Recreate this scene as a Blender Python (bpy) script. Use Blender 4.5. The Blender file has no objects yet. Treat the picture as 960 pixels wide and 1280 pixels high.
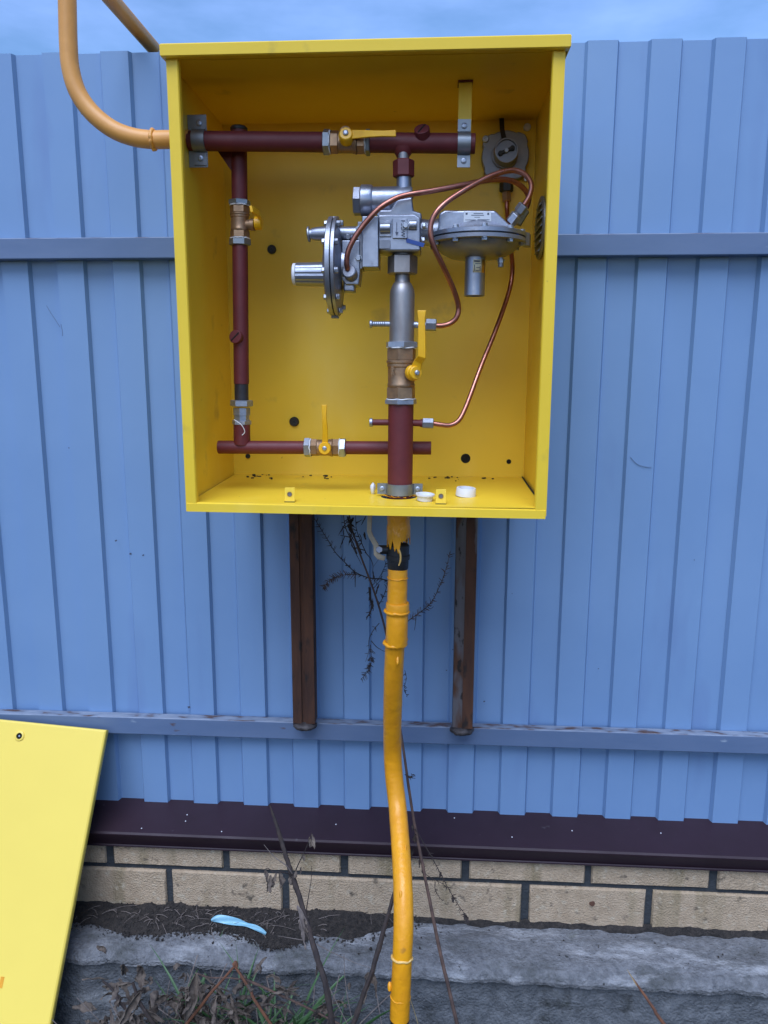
import bpy, math, random
from mathutils import Vector, Matrix, noise as mnoise
random.seed(7)
scene = bpy.context.scene
COL = scene.collection
R = math.radians

# ------------------------------------------------------------------ camera
F_PX = 961.0                       # focal length in pixels of the 960 x 1280 photograph
CAM = Vector((0.10, -1.564, 1.33))
YAW, PITCH, ROLL = R(3.5), R(10.5), R(0.15)
FW = Vector((-math.sin(YAW)*math.cos(PITCH), math.cos(YAW)*math.cos(PITCH), -math.sin(PITCH)))
_rt = Vector((math.cos(YAW), math.sin(YAW), 0)); _up = _rt.cross(FW)
RT = _rt*math.cos(ROLL) + _up*math.sin(ROLL)
UP = _up*math.cos(ROLL) - _rt*math.sin(ROLL)
cd = bpy.data.cameras.new('camera'); cam = bpy.data.objects.new('camera', cd); COL.objects.link(cam)
cam.matrix_world = Matrix(((RT.x, UP.x, -FW.x, CAM.x), (RT.y, UP.y, -FW.y, CAM.y), (RT.z, UP.z, -FW.z, CAM.z), (0, 0, 0, 1)))
cd.sensor_fit = 'VERTICAL'; cd.sensor_height = 36.0; cd.lens = 36.0*F_PX/1280.0
cd.clip_start = 0.02; cd.clip_end = 2000
scene.camera = cam

# ------------------------------------------------------------------ sky, light, exposure
SUN_EL, SUN_AZ = R(60), R(190)     # behind the camera, high, veiled by cloud
wd = bpy.data.worlds.new('World'); scene.world = wd; wd.use_nodes = True
nt = wd.node_tree; N = nt.nodes; L = nt.links; N.clear()
out = N.new('ShaderNodeOutputWorld'); bg = N.new('ShaderNodeBackground'); sky = N.new('ShaderNodeTexSky')
sky.sky_type = 'NISHITA'; sky.sun_disc = False; sky.sun_elevation = R(24); sky.sun_rotation = SUN_AZ
sky.air_density = 1.0; sky.dust_density = 0.4; sky.ozone_density = 6.0
tc = N.new('ShaderNodeTexCoord'); mp = N.new('ShaderNodeMapping'); mp.inputs['Scale'].default_value = (1, 1, 3.2)
nz = N.new('ShaderNodeTexNoise'); nz.inputs['Scale'].default_value = 2.2; nz.inputs['Detail'].default_value = 6; nz.inputs['Roughness'].default_value = 0.55
rp = N.new('ShaderNodeValToRGB'); rp.color_ramp.elements[0].position = 0.42; rp.color_ramp.elements[1].position = 0.68
rp.color_ramp.elements[0].color = (0, 0, 0, 1); rp.color_ramp.elements[1].color = (.55, .55, .55, 1)
mx = N.new('ShaderNodeMix'); mx.data_type = 'RGBA'; mx.inputs['B'].default_value = (3.2, 4.9, 9.8, 1)
L.new(tc.outputs['Generated'], mp.inputs['Vector']); L.new(mp.outputs[0], nz.inputs['Vector']); L.new(nz.outputs['Fac'], rp.inputs[0])
L.new(rp.outputs[0], mx.inputs['Factor']); L.new(sky.outputs[0], mx.inputs['A']); L.new(mx.outputs['Result'], bg.inputs['Color'])
L.new(bg.outputs[0], out.inputs['Surface']); bg.inputs['Strength'].default_value = 0.060
sl = bpy.data.lights.new('sun', 'SUN'); sl.energy = 1.5; sl.angle = R(48); sl.color = (0.73, 0.82, 1.0)
sun = bpy.data.objects.new('sun', sl); COL.objects.link(sun)
sd = Vector((math.sin(SUN_AZ)*math.cos(SUN_EL), math.cos(SUN_AZ)*math.cos(SUN_EL), math.sin(SUN_EL)))
sun.rotation_euler = (-sd).to_track_quat('-Z', 'Y').to_euler()
scene.view_settings.view_transform = 'Standard'; scene.view_settings.look = 'None'
scene.view_settings.gamma = 1; scene.view_settings.exposure = 1.46
scene.cycles.max_bounces = 6; scene.cycles.diffuse_bounces = 4; scene.cycles.glossy_bounces = 3; scene.cycles.caustics_reflective = False; scene.cycles.caustics_refractive = False

# ------------------------------------------------------------------ helpers
def P(x, y, Y):
    """point at real depth Y that stands at pixel x, y of the photograph"""
    d = FW*F_PX + RT*(x-480) - UP*(y-640)
    return CAM + d*((Y-CAM.y)/d.y)
def S(n, x, y, Y):
    """n pixels at that place, in metres"""
    return n*(P(x, y, Y)-CAM).dot(FW)/F_PX
def V(*a): return Vector(a)

class MB:
    def __init__(s): s.v = []; s.f = []
    def add(s, vs, fs):
        o = len(s.v); s.v += [tuple(v) for v in vs]; s.f += [tuple(i+o for i in f) for f in fs]; return s
    def box(s, x0, x1, y0, y1, z0, z1):
        return s.add([(x, y, z) for z in (z0, z1) for y in (y0, y1) for x in (x0, x1)],
                     [(0, 2, 3, 1), (4, 5, 7, 6), (0, 1, 5, 4), (2, 6, 7, 3), (0, 4, 6, 2), (1, 3, 7, 5)])
    def obox(s, c, ax, ay, az, hx, hy, hz):
        vs = [c+ax*i*hx+ay*j*hy+az*k*hz for k in (-1, 1) for j in (-1, 1) for i in (-1, 1)]
        return s.add(vs, [(0, 2, 3, 1), (4, 5, 7, 6), (0, 1, 5, 4), (2, 6, 7, 3), (0, 4, 6, 2), (1, 3, 7, 5)])
    def prism(s, poly, vec):
        n = len(poly); vs = [Vector(p) for p in poly]; vs += [p+vec for p in vs]
        return s.add(vs, [tuple(range(n-1, -1, -1)), tuple(range(n, 2*n))]+[(i, (i+1) % n, n+(i+1) % n, n+i) for i in range(n)])
    def lathe(s, a, b, prof, seg=24, phase=0.0, cap=True):
        """prof: (distance along a->b, radius)"""
        a = Vector(a); d = (Vector(b)-a).normalized()
        u = d.orthogonal().normalized() if abs(d.z) < .9 else Vector((1, 0, 0)); u = (u-d*u.dot(d)).normalized()
        if abs(d.z) < .9: u = (Vector((0, 0, 1))-d*d.z).normalized()
        w = d.cross(u); vs = []; fs = []; n = len(prof)
        for (t, r) in prof:
            for k in range(seg):
                g = phase+2*math.pi*k/seg
                vs.append(a+d*t+(u*math.cos(g)+w*math.sin(g))*r)
        for i in range(n-1):
            for k in range(seg):
                k2 = (k+1) % seg
                fs.append((i*seg+k, i*seg+k2, (i+1)*seg+k2, (i+1)*seg+k))
        if cap:
            fs.append(tuple(range(seg-1, -1, -1))); fs.append(tuple((n-1)*seg+k for k in range(seg)))
        return s.add(vs, fs)
    def cyl(s, a, b, r, seg=24, ch=0.0006, r2=None):
        l = (Vector(b)-Vector(a)).length; r2 = r if r2 is None else r2
        ch = min(ch, l*.3, r*.5)
        return s.lathe(a, b, [(0, r-ch), (ch, r), (l-ch, r2), (l, r2-ch)], seg)
    def hexa(s, a, b, r, ch=0.0012, phase=0.0):
        """hexagonal nut: flats and chamfered corners; r over the corners"""
        l = (Vector(b)-Vector(a)).length; ch = min(ch, l*.25)
        return s.lathe(a, b, [(0, r*.87), (ch, r), (l-ch, r), (l, r*.87)], 6, phase)
    def tube(s, pts, r, seg=10, sub=6, jitter=0.0, cap=True):
        pts = [Vector(p) for p in pts]; n = len(pts)
        rad = list(r) if isinstance(r, (list, tuple)) else [r]*n
        cs = []; rs = []
        for i in range(n-1):
            p0 = pts[max(i-1, 0)]; p1 = pts[i]; p2 = pts[i+1]; p3 = pts[min(i+2, n-1)]
            for k in range(sub):
                t = k/sub
                cs.append(.5*((2*p1)+(p2-p0)*t+(2*p0-5*p1+4*p2-p3)*t*t+(3*p1-p0-3*p2+p3)*t**3)); rs.append(rad[i]*(1-t)+rad[i+1]*t)
        cs.append(pts[-1]); rs.append(rad[-1])
        m = len(cs); d = (cs[1]-cs[0]).normalized(); u = d.orthogonal().normalized(); vs = []; fs = []
        for i in range(m):
            d2 = (cs[min(i+1, m-1)]-cs[max(i-1, 0)]).normalized()
            u = (u-d2*u.dot(d2)).normalized(); w = d2.cross(u)
            for k in range(seg):
                g = 2*math.pi*k/seg; rr = rs[i]*(1+jitter*(random.random()-.5))
                vs.append(cs[i]+(u*math.cos(g)+w*math.sin(g))*rr)
        for i in range(m-1):
            for k in range(seg):
                k2 = (k+1) % seg; fs.append((i*seg+k, i*seg+k2, (i+1)*seg+k2, (i+1)*seg+k))
        if cap: fs.append(tuple(range(seg-1, -1, -1))); fs.append(tuple((m-1)*seg+k for k in range(seg)))
        return s.add(vs, fs)
    def grid(s, nx, ny, fn):
        vs = [fn(i/nx, j/ny) for j in range(ny+1) for i in range(nx+1)]
        return s.add(vs, [(j*(nx+1)+i, j*(nx+1)+i+1, (j+1)*(nx+1)+i+1, (j+1)*(nx+1)+i) for j in range(ny) for i in range(nx)])
    def mesh(s, name, angle=32, smooth=True):
        me = bpy.data.meshes.new(name); me.from_pydata(s.v, [], s.f); me.update()
        if smooth:
            me.polygons.foreach_set('use_smooth', [True]*len(me.polygons)); me.set_sharp_from_angle(angle=R(angle))
        return me
    def build(s, name, m, parent=None, bevel=0.0, solid=0.0, angle=32, seg=2, smooth=True, off=-1):
        me = s.mesh(name, angle, smooth); return link(name, me, m, parent, bevel, solid, seg, off)

def link(name, me, m, parent=None, bevel=0.0, solid=0.0, seg=2, off=-1):
    o = bpy.data.objects.new(name, me); COL.objects.link(o)
    if m is not None and not me.materials: me.materials.append(m)
    if parent is not None: adopt(o, parent)
    if solid:
        md = o.modifiers.new('solid', 'SOLIDIFY'); md.thickness = solid; md.offset = off
    if bevel:
        md = o.modifiers.new('bevel', 'BEVEL'); md.width = bevel; md.segments = seg; md.limit_method = 'ANGLE'; md.angle_limit = R(40)
        md.harden_normals = True
    return o
BASE = {}
def world_loc(o):
    l = Vector((0, 0, 0))
    while o is not None: l += o.location; o = BASE.get(o)
    return l
def adopt(o, parent):
    o.parent = parent; BASE[o] = parent
    o.matrix_parent_inverse = Matrix.Translation(-Vector(parent.location)) if parent.type == 'EMPTY' else Matrix.Identity(4)
def tag(o, label=None, cat=None, group=None, kind=None):
    if label: o['label'] = label
    if cat: o['category'] = cat
    if group: o['group'] = group
    if kind: o['kind'] = kind
    return o
def thing(name, label, cat, loc=(0, 0, 0), group=None):
    o = bpy.data.objects.new(name, None); COL.objects.link(o); o.location = loc; o.empty_display_size = .02
    return tag(o, label, cat, group)
def place(name, me, m, loc, d, parent, spin=0.0, scale=1.0):
    """a shared mesh modelled along +Z, set at loc pointing along d"""
    o = bpy.data.objects.new(name, me); COL.objects.link(o)
    if not me.materials: me.materials.append(m)
    o.location = loc; o.rotation_euler = (Vector(d).to_track_quat('Z', 'Y') @ Matrix.Rotation(spin, 3, 'Z').to_quaternion()).to_euler()
    o.scale = (scale,)*3
    adopt(o, parent); return o

# ------------------------------------------------------------------ materials
def mat(name, c1, c2=None, rough=.5, metal=0.0, scale=30, detail=4, lo=.35, hi=.65, bump=0.0, bscale=None, bdist=.001,
        rough2=None, stretch=(1, 1, 1), spots=None, spec=.5, rand=0.0, coat=0.0, sdetail=3, bdetail=3, srough=.5):
    m = bpy.data.materials.new(name); m.use_nodes = True; nt = m.node_tree; N = nt.nodes; L = nt.links
    b = N['Principled BSDF']; b.inputs['Roughness'].default_value = rough; b.inputs['Metallic'].default_value = metal
    b.inputs['Specular IOR Level'].default_value = spec; b.inputs['Coat Weight'].default_value = coat
    tc = N.new('ShaderNodeTexCoord'); mp = N.new('ShaderNodeMapping'); mp.inputs['Scale'].default_value = stretch
    L.new(tc.outputs['Object'], mp.inputs[0]); vec = mp.outputs[0]
    if rand:
        oi = N.new('ShaderNodeObjectInfo'); ad = N.new('ShaderNodeVectorMath'); ad.operation = 'ADD'
        cm = N.new('ShaderNodeCombineXYZ'); ml = N.new('ShaderNodeMath'); ml.operation = 'MULTIPLY'; ml.inputs[1].default_value = 37
        L.new(oi.outputs['Random'], ml.inputs[0])
        for k in range(3): L.new(ml.outputs[0], cm.inputs[k])
        L.new(vec, ad.inputs[0]); L.new(cm.outputs[0], ad.inputs[1]); vec = ad.outputs[0]
    nz = N.new('ShaderNodeTexNoise'); nz.inputs['Scale'].default_value = scale; nz.inputs['Detail'].default_value = detail; nz.inputs['Roughness'].default_value = .6
    L.new(vec, nz.inputs['Vector'])
    rp = N.new('ShaderNodeMapRange'); rp.inputs[1].default_value = lo; rp.inputs[2].default_value = hi; rp.clamp = True
    L.new(nz.outputs['Fac'], rp.inputs[0])
    mx = N.new('ShaderNodeMix'); mx.data_type = 'RGBA'
    mx.inputs['A'].default_value = (*c1, 1); mx.inputs['B'].default_value = (*(c2 or c1), 1)
    L.new(rp.outputs[0], mx.inputs['Factor']); colr = mx.outputs['Result']
    for sp in (spots or []):   # (colour, scale, lo, hi, stretch)
        n2 = N.new('ShaderNodeTexNoise'); n2.inputs['Scale'].default_value = sp[1]; n2.inputs['Detail'].default_value = sdetail; n2.inputs['Roughness'].default_value = srough
        m2 = N.new('ShaderNodeMapping'); m2.inputs['Scale'].default_value = sp[4] if len(sp) > 4 else (1, 1, 1); m2.inputs['Location'].default_value = (sp[1]*.37, 1.7, 3.1)
        L.new(vec if rand else tc.outputs['Object'], m2.inputs[0]); L.new(m2.outputs[0], n2.inputs['Vector'])
        r2 = N.new('ShaderNodeMapRange'); r2.inputs[1].default_value = sp[2]; r2.inputs[2].default_value = sp[3]; r2.clamp = True
        L.new(n2.outputs['Fac'], r2.inputs[0])
        x2 = N.new('ShaderNodeMix'); x2.data_type = 'RGBA'; x2.inputs['B'].default_value = (*sp[0], 1)
        L.new(r2.outputs[0], x2.inputs['Factor']); L.new(colr, x2.inputs['A']); colr = x2.outputs['Result']
    L.new(colr, b.inputs['Base Color'])
    if rough2 is not None:
        rr = N.new('ShaderNodeMapRange'); rr.inputs[1].default_value = lo; rr.inputs[2].default_value = hi; rr.inputs[3].default_value = rough; rr.inputs[4].default_value = rough2
        L.new(nz.outputs['Fac'], rr.inputs[0]); L.new(rr.outputs[0], b.inputs['Roughness'])
    if bump:
        n3 = N.new('ShaderNodeTexNoise'); n3.inputs['Scale'].default_value = bscale or scale*2; n3.inputs['Detail'].default_value = bdetail
        L.new(vec, n3.inputs['Vector']); bp = N.new('ShaderNodeBump'); bp.inputs['Strength'].default_value = bump; bp.inputs['Distance'].default_value = bdist
        L.new(n3.outputs['Fac'], bp.inputs['Height']); L.new(bp.outputs[0], b.inputs['Normal'])
    m['c'] = 1
    return m

M = {}
M['fence'] = mat('fence_paint', (.168, .282, .48), (.185, .302, .50), .42, scale=3, bump=.25, bscale=5, bdist=.004, rough2=.5,
                 spots=[((.145, .23, .42), 9, .60, .8, (1, 1, .25))])
M['rail'] = mat('rail_paint', (.098, .150, .26), (.12, .172, .285), .5, scale=14, bump=.35, bscale=60, bdist=.001, stretch=(.3, 1, 1),
                spots=[((.10, .045, .03), 26, .70, .74, (.5, 1, 1)), ((.30, .36, .45), 34, .69, .75, (.4, 1, 1))])
def worn_top(m):
    nt = m.node_tree; N = nt.nodes; L = nt.links; b = N['Principled BSDF']; old = b.inputs['Base Color'].links[0].from_socket
    ge = N.new('ShaderNodeNewGeometry'); sx = N.new('ShaderNodeSeparateXYZ'); L.new(ge.outputs['True Normal'], sx.inputs[0])
    mr = N.new('ShaderNodeMapRange'); mr.inputs[1].default_value = .25; mr.inputs[2].default_value = .7; L.new(sx.outputs['Z'], mr.inputs[0])
    tc = N.new('ShaderNodeTexCoord'); mp = N.new('ShaderNodeMapping'); mp.inputs['Scale'].default_value = (.35, 1, 1); L.new(tc.outputs['Object'], mp.inputs[0])
    nz = N.new('ShaderNodeTexNoise'); nz.inputs['Scale'].default_value = 75; nz.inputs['Detail'].default_value = 4; L.new(mp.outputs[0], nz.inputs['Vector'])
    cr = N.new('ShaderNodeValToRGB'); e = cr.color_ramp.elements
    e[0].position = .36; e[0].color = (.09, .045, .03, 1); e[1].position = .62; e[1].color = (.24, .27, .33, 1)
    e2 = cr.color_ramp.elements.new(.47); e2.color = (.17, .20, .26, 1)
    L.new(nz.outputs['Fac'], cr.inputs[0]); mx = N.new('ShaderNodeMix'); mx.data_type = 'RGBA'
    L.new(mr.outputs[0], mx.inputs['Factor']); L.new(old, mx.inputs['A']); L.new(cr.outputs[0], mx.inputs['B']); L.new(mx.outputs['Result'], b.inputs['Base Color'])
worn_top(M['rail'])
M['cabinet'] = mat('cabinet_yellow_paint', (.86, .575, .040), (.82, .545, .036), .33, scale=5, bump=.22, bscale=9, bdist=.004, bdetail=6, sdetail=6, rough2=.44, spec=.38,
                   spots=[((.55, .37, .05), 14, .66, .80), ((.86, .60, .09), 7, .60, .80, (1, 1, .5)), ((.30, .20, .04), 60, .74, .78)])
M['door'] = mat('door_yellow_paint', (.84, .615, .095), (.81, .59, .09), .36, scale=4, bump=.18, bscale=8, bdist=.004, sdetail=6,
                spots=[((.70, .50, .14), 9, .70, .9)])
M['pipe_yellow'] = mat('riser_orange_paint', (.82, .350, .010), (.74, .295, .009), .30, scale=26, bump=.6, bscale=60, bdist=.003, rough2=.44,
                       spots=[((.45, .19, .015), 30, .68, .76)])
M['pipe_faded'] = mat('faded_orange_paint', (.74, .345, .085), (.66, .295, .07), .42, scale=18, bump=.4, bscale=40, bdist=.0015)
M['primer'] = mat('red_primer', (.130, .0165, .020), (.105, .0130, .0165), .52, scale=26, bump=.25, bscale=120, bdist=.0008, rough2=.62)
M['darkpipe'] = mat('bare_dark_steel', (.030, .030, .036), (.05, .045, .05), .5, .4, scale=40, bump=.2)
M['zinc'] = mat('zinc_plate', (.42, .45, .52), (.30, .33, .40), .38, .85, scale=60, bump=.25, bscale=180, bdist=.0006, rough2=.5)
M['darkzinc'] = mat('dark_zinc', (.22, .25, .28), (.27, .29, .32), .42, .75, scale=50, bump=.2, bscale=150)
M['brass'] = mat('dull_brass', (.40, .25, .145), (.29, .185, .115), .40, .75, scale=70, bump=.3, bscale=260, bdist=.0006, rough2=.52)
M['steel'] = mat('bare_steel', (.36, .34, .34), (.26, .24, .24), .42, .75, scale=36, bump=.3, bscale=180, bdist=.0006, rough2=.52, stretch=(1, 1, .4))
M['alu'] = mat('silver_cast_paint', (.33, .35, .42), (.28, .30, .36), .33, .85, scale=40, bump=.35, bscale=330, bdist=.0006, rough2=.46,
               spots=[((.2, .2, .24), 60, .68, .8)])
M['aludark'] = mat('grey_cast', (.24, .25, .29), (.20, .21, .25), .42, .55, scale=50, bump=.3, bscale=300, bdist=.0006)
M['copper'] = mat('copper', (.46, .20, .15), (.32, .125, .095), .27, .95, scale=50, rough2=.4)
M['lever'] = mat('lever_yellow_plastic', (.86, .46, .010), (.80, .40, .008), .38, scale=60, bump=.1, bscale=200)
M['black'] = mat('black_rubber', (.008, .009, .011), (.014, .015, .018), .5, scale=50, bump=.2)
M['hole'] = mat('dark_hole', (.003, .003, .003), None, .9)
M['white'] = mat('white_plastic', (.72, .72, .74), (.66, .66, .69), .45, scale=40)
M['plate'] = mat('printed_plate', (.58, .60, .64), (.54, .56, .6), .4, .2, scale=80)
M['ink'] = mat('print_ink', (.06, .07, .11), None, .6)
M['paper'] = mat('pale_sticker', (.78, .70, .50), (.70, .62, .42), .6, scale=80)
M['foil'] = mat('gold_foil', (.65, .36, .06), (.45, .22, .03), .3, .6, scale=80)
M['bluemark'] = mat('blue_marker_paint', (.008, .045, .22), (.01, .06, .28), .45, scale=90)
M['flash'] = mat('brown_flashing_paint', (.030, .0145, .022), (.025, .012, .018), .45, scale=8, bump=.12, bscale=20, bdist=.002, rough2=.55, spec=.3,
                 spots=[((.08, .065, .075), 34, .72, .82)])
M['brick'] = mat('cream_brick', (.50, .37, .25), (.40, .29, .19), .9, scale=45, detail=8, sdetail=6, bdetail=7, bump=1, bscale=260, bdist=.004, rand=1,
                 spots=[((.20, .155, .075), 9, .56, .80, (2.2, .3, .20)), ((.52, .42, .30), 60, .58, .72), ((.13, .10, .07), 46, .62, .74)])
M['peach'] = mat('pale_orange_drip', (.78, .50, .17), (.70, .42, .12), .4, scale=60)
M['mortar'] = mat('charcoal_mortar', (.040, .045, .052), (.028, .032, .036), .95, scale=70, bump=.9, bscale=150, bdist=.003)
M['concrete'] = mat('dark_concrete', (.135, .14, .15), (.070, .075, .083), .93, scale=40, detail=8, bump=1, bscale=190, bdist=.006, lo=.35, hi=.65, sdetail=9, bdetail=6, srough=.68,
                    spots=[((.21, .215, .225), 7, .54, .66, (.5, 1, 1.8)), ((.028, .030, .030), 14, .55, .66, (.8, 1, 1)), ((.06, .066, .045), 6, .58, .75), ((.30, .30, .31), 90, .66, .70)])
M['ledge_top'] = mat('pale_concrete', (.205, .205, .215), (.105, .107, .115), .92, scale=75, detail=8, bump=1, bscale=210, bdist=.006, lo=.32, hi=.68, sdetail=10, bdetail=6, srough=.7,
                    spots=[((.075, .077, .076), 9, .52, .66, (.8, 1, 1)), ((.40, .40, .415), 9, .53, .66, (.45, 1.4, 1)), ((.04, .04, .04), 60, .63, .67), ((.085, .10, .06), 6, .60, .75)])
M['soil'] = mat('dark_soil', (.018, .015, .014), (.050, .040, .034), .97, scale=110, detail=7, bump=1, bscale=260, bdist=.008, bdetail=6)
M['ground'] = mat('garden_ground', (.030, .030, .022), (.055, .048, .034), .97, scale=9, bump=1, bscale=60, bdist=.01)
M['rust'] = mat('rusted_steel', (.050, .021, .014), (.115, .045, .022), .85, .1, scale=34, detail=8, sdetail=7, bump=1, bscale=90, bdist=.0015, stretch=(1, 1, .16),
                spots=[((.022, .014, .012), 50, .57, .66, (1, 1, .35)), ((.17, .16, .17), 22, .66, .72, (1, 1, .2))])
M['rustgrey'] = mat('half_rusted_grey_steel', (.135, .125, .135), (.10, .085, .088), .75, .2, scale=30, bump=.6, bscale=90, bdist=.001, stretch=(1, 1, .3),
                    spots=[((.085, .036, .020), 26, .50, .58, (1, 1, .30)), ((.02, .014, .012), 60, .60, .66, (1, 1, .5))])
M['weld'] = mat('weld_bead', (.035, .028, .028), (.10, .085, .085), .6, .4, scale=60, bump=.8, bscale=120)
M['stem'] = mat('dead_stem', (.110, .062, .045), (.050, .030, .025), .85, scale=80, bump=.5, stretch=(1, 1, .3))
M['stemdark'] = mat('dark_dead_stem', (.022, .016, .016), (.045, .030, .025), .85, scale=80, bump=.5,
                    spots=[((.24, .20, .18), 40, .70, .76, (1, 1, .5))])
M['stembrown'] = mat('rusty_brown_stem', (.17, .065, .030), (.10, .040, .022), .8, scale=60, bump=.4)
M['stemgrey'] = mat('bleached_stem', (.22, .18, .16), (.14, .11, .10), .85, scale=70, bump=.4)
M['straw'] = mat('straw', (.34, .26, .13), (.25, .18, .09), .8, scale=50)
M['grass'] = mat('grass_blade', (.030, .085, .026), (.055, .120, .038), .5, scale=20)
M['leafdry'] = mat('dry_leaf', (.15, .115, .09), (.050, .036, .030), .85, scale=60, bump=.8, bscale=120, bdist=.002)
M['litter'] = mat('pale_blue_plastic', (.26, .49, .60), (.20, .42, .54), .32, scale=60, bump=.5, bscale=90, bdist=.002)
M['leafgreen'] = mat('hedge_leaf', (.035, .07, .022), (.055, .095, .03), .6, scale=10)

# ------------------------------------------------------------------ ground, foundation
g = MB()
def ground_fn(u, v):
    # finer near the fence, reaching the horizon
    x = math.copysign(abs(2*u-1)**3.2, 2*u-1)*300; y = math.copysign(abs(2*v-1)**3.2, 2*v-1)*300
    h = -.03
    if abs(x) < 3 and abs(y) < 3: h += .035*mnoise.noise(V(x*3, y*3, 0))+.012*mnoise.noise(V(x*14, y*14, 3))
    return (x, y-.9, h)
g.grid(160, 160, ground_fn)
tag(g.build('ground', M['ground'], smooth=True, angle=60), kind='structure')

YB_FACE = -.075           # brick face
foundation = thing('foundation', 'rough grey concrete footing under the brick course', 'footing', (0, -.15, 0))
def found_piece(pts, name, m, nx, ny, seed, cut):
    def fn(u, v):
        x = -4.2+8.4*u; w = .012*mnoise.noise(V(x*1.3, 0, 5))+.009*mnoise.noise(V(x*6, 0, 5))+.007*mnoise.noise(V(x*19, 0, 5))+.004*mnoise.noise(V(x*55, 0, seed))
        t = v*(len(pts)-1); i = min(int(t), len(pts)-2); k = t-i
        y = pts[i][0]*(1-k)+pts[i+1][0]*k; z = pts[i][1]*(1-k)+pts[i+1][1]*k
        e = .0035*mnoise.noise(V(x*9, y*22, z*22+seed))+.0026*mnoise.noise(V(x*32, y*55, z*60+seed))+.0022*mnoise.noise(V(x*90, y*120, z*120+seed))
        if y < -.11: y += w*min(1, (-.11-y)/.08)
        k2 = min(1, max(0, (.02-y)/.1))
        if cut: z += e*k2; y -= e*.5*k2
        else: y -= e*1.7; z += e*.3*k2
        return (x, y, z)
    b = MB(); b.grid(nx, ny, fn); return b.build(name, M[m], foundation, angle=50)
found_piece([(.10, .147), (-.075, .147), (-.115, .147), (-.150, .1455), (-.176, .1435), (-.192, .1400), (-.203, .133), (-.208, .125), (-.207, .116), (-.15, .112)], 'ledge_top', 'ledge_top', 900, 54, 0, True)
found_piece([(-.15, .121), (-.190, .120), (-.194, .112), (-.197, .10), (-.204, .05), (-.214, 0), (-.224, -.06), (-.23, -.12)], 'footing_block', 'concrete', 800, 44, 3, False)  # front face in a darker concrete colour than the ledge top

# ------------------------------------------------------------------ brick wall with flashing
wall = thing('brick_wall', 'low cream brick plinth under the blue fence, with brown metal coping', 'wall', (0, YB_FACE, .147))
MB().box(-4.1, 4.1, YB_FACE+.007, .10, .130, .336).build('mortar', M['mortar'], wall)
def brick_mesh(w, h, seed):
    b = MB(); d = .06; rnd = random.Random(seed)
    nx, nz = 14, 5
    # front face grid with soft worn edges
    def fn(u, v):
        x = (u-.5)*w; z = (v-.5)*h
        ex = min(u, 1-u)*w; ez = min(v, 1-v)*h; e = min(ex, ez)
        y = 0.0 if e > .001 else .0035
        y += .0011*mnoise.noise(V(x*40+seed*9, z*40, seed))
        x += .0011*mnoise.noise(V(z*60, seed*5, 1)) if ex < .001 else 0
        z += .0011*mnoise.noise(V(x*60, seed*3, 7)) if ez < .001 else 0
        return (x, y, z)
    us = [0, .012]+[.012+(.976)*i/10 for i in range(1, 10)]+[.988, 1]; vz = [0, .035, .3, .5, .7, .965, 1]
    vs = [fn(u, v) for v in vz for u in us]; n = len(us); m = len(vz)
    fs = [(j*n+i, j*n+i+1, (j+1)*n+i+1, (j+1)*n+i) for j in range(m-1) for i in range(n-1)]
    edge = [i for i in range(n)]+[j*n+n-1 for j in range(1, m)]+[(m-1)*n+i for i in range(n-2, -1, -1)]+[j*n for j in range(m-2, 0, -1)]
    o = len(vs); vs += [(vs[i][0], d, vs[i][2]) for i in edge]; k = len(edge)
    fs += [(edge[(i+1) % k], edge[i], o+i, o+(i+1) % k) for i in range(k)]
    b.add(vs, fs); return b.mesh('brick', 40)
bm_low = [brick_mesh(.2445, .0915, s) for s in range(5)]; bm_up = [brick_mesh(.2445, .076, s+20) for s in range(5)]
for me in bm_low+bm_up: me.materials.append(M['brick'])
for k in range(-13, 16):
    for row in (0, 1):
        me = random.choice(bm_up if row else bm_low)
        x = (-.0748+.130+k*.2605) if row else (.0553+.130+k*.2603)
        z = .2915 if row else .1970
        if abs(x) > 3.95: continue
        o = bpy.data.objects.new('brick', me); COL.objects.link(o)
        o.location = (x+random.uniform(-.001, .001), YB_FACE+random.uniform(-.001, .0015), z+random.uniform(-.0008, .0008)); o.rotation_euler = (0, random.uniform(-.003, .003), 0)
        adopt(o, wall)
MB().lathe(P(740, 1129, YB_FACE-.0012), P(740, 1129, YB_FACE-.1), [(0, .006), (.0008, .0045)], 14).build('rust_spot', M['rust'], wall)
fl = MB()
prof = [(.03, .3665), (0, .3610), (-.094, .3455), (-.098, .3425), (-.0975, .3395), (-.0815, .3075), (-.083, .3055), (-.0865, .3062)]
for (px, py) in ((177, 1036), (234, 1019), (232, 1027), (277, 1040), (568, 1023), (826, 1042), (640, 1047), (420, 1031), (715, 1039)):
    dd = P(px, py, 0)-CAM; k = ((.361-CAM.z)+.165*CAM.y)/(dd.z-.165*dd.y)
    q = CAM+dd*k; MB().lathe(q+V(0, 0, .0006), q+V(0, -.16, 1), [(0, .0016), (.0012, .0011)], 7).build('paint_fleck', M['white'], wall)
for a, b in ((-4.1, -1.35), (-1.352, .86), (.858, 4.1)):
    n = len(prof)
    fl2 = MB(); e = .0009 if a == -1.352 else 0
    vs = [(x, y-e, z+e) for x in (a, b) for (y, z) in prof]
    fl2.add(vs, [(i, i+1, n+i+1, n+i) for i in range(n-1)]); fl2.build('coping', M['flash'], wall, solid=.0007, smooth=False)

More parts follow.
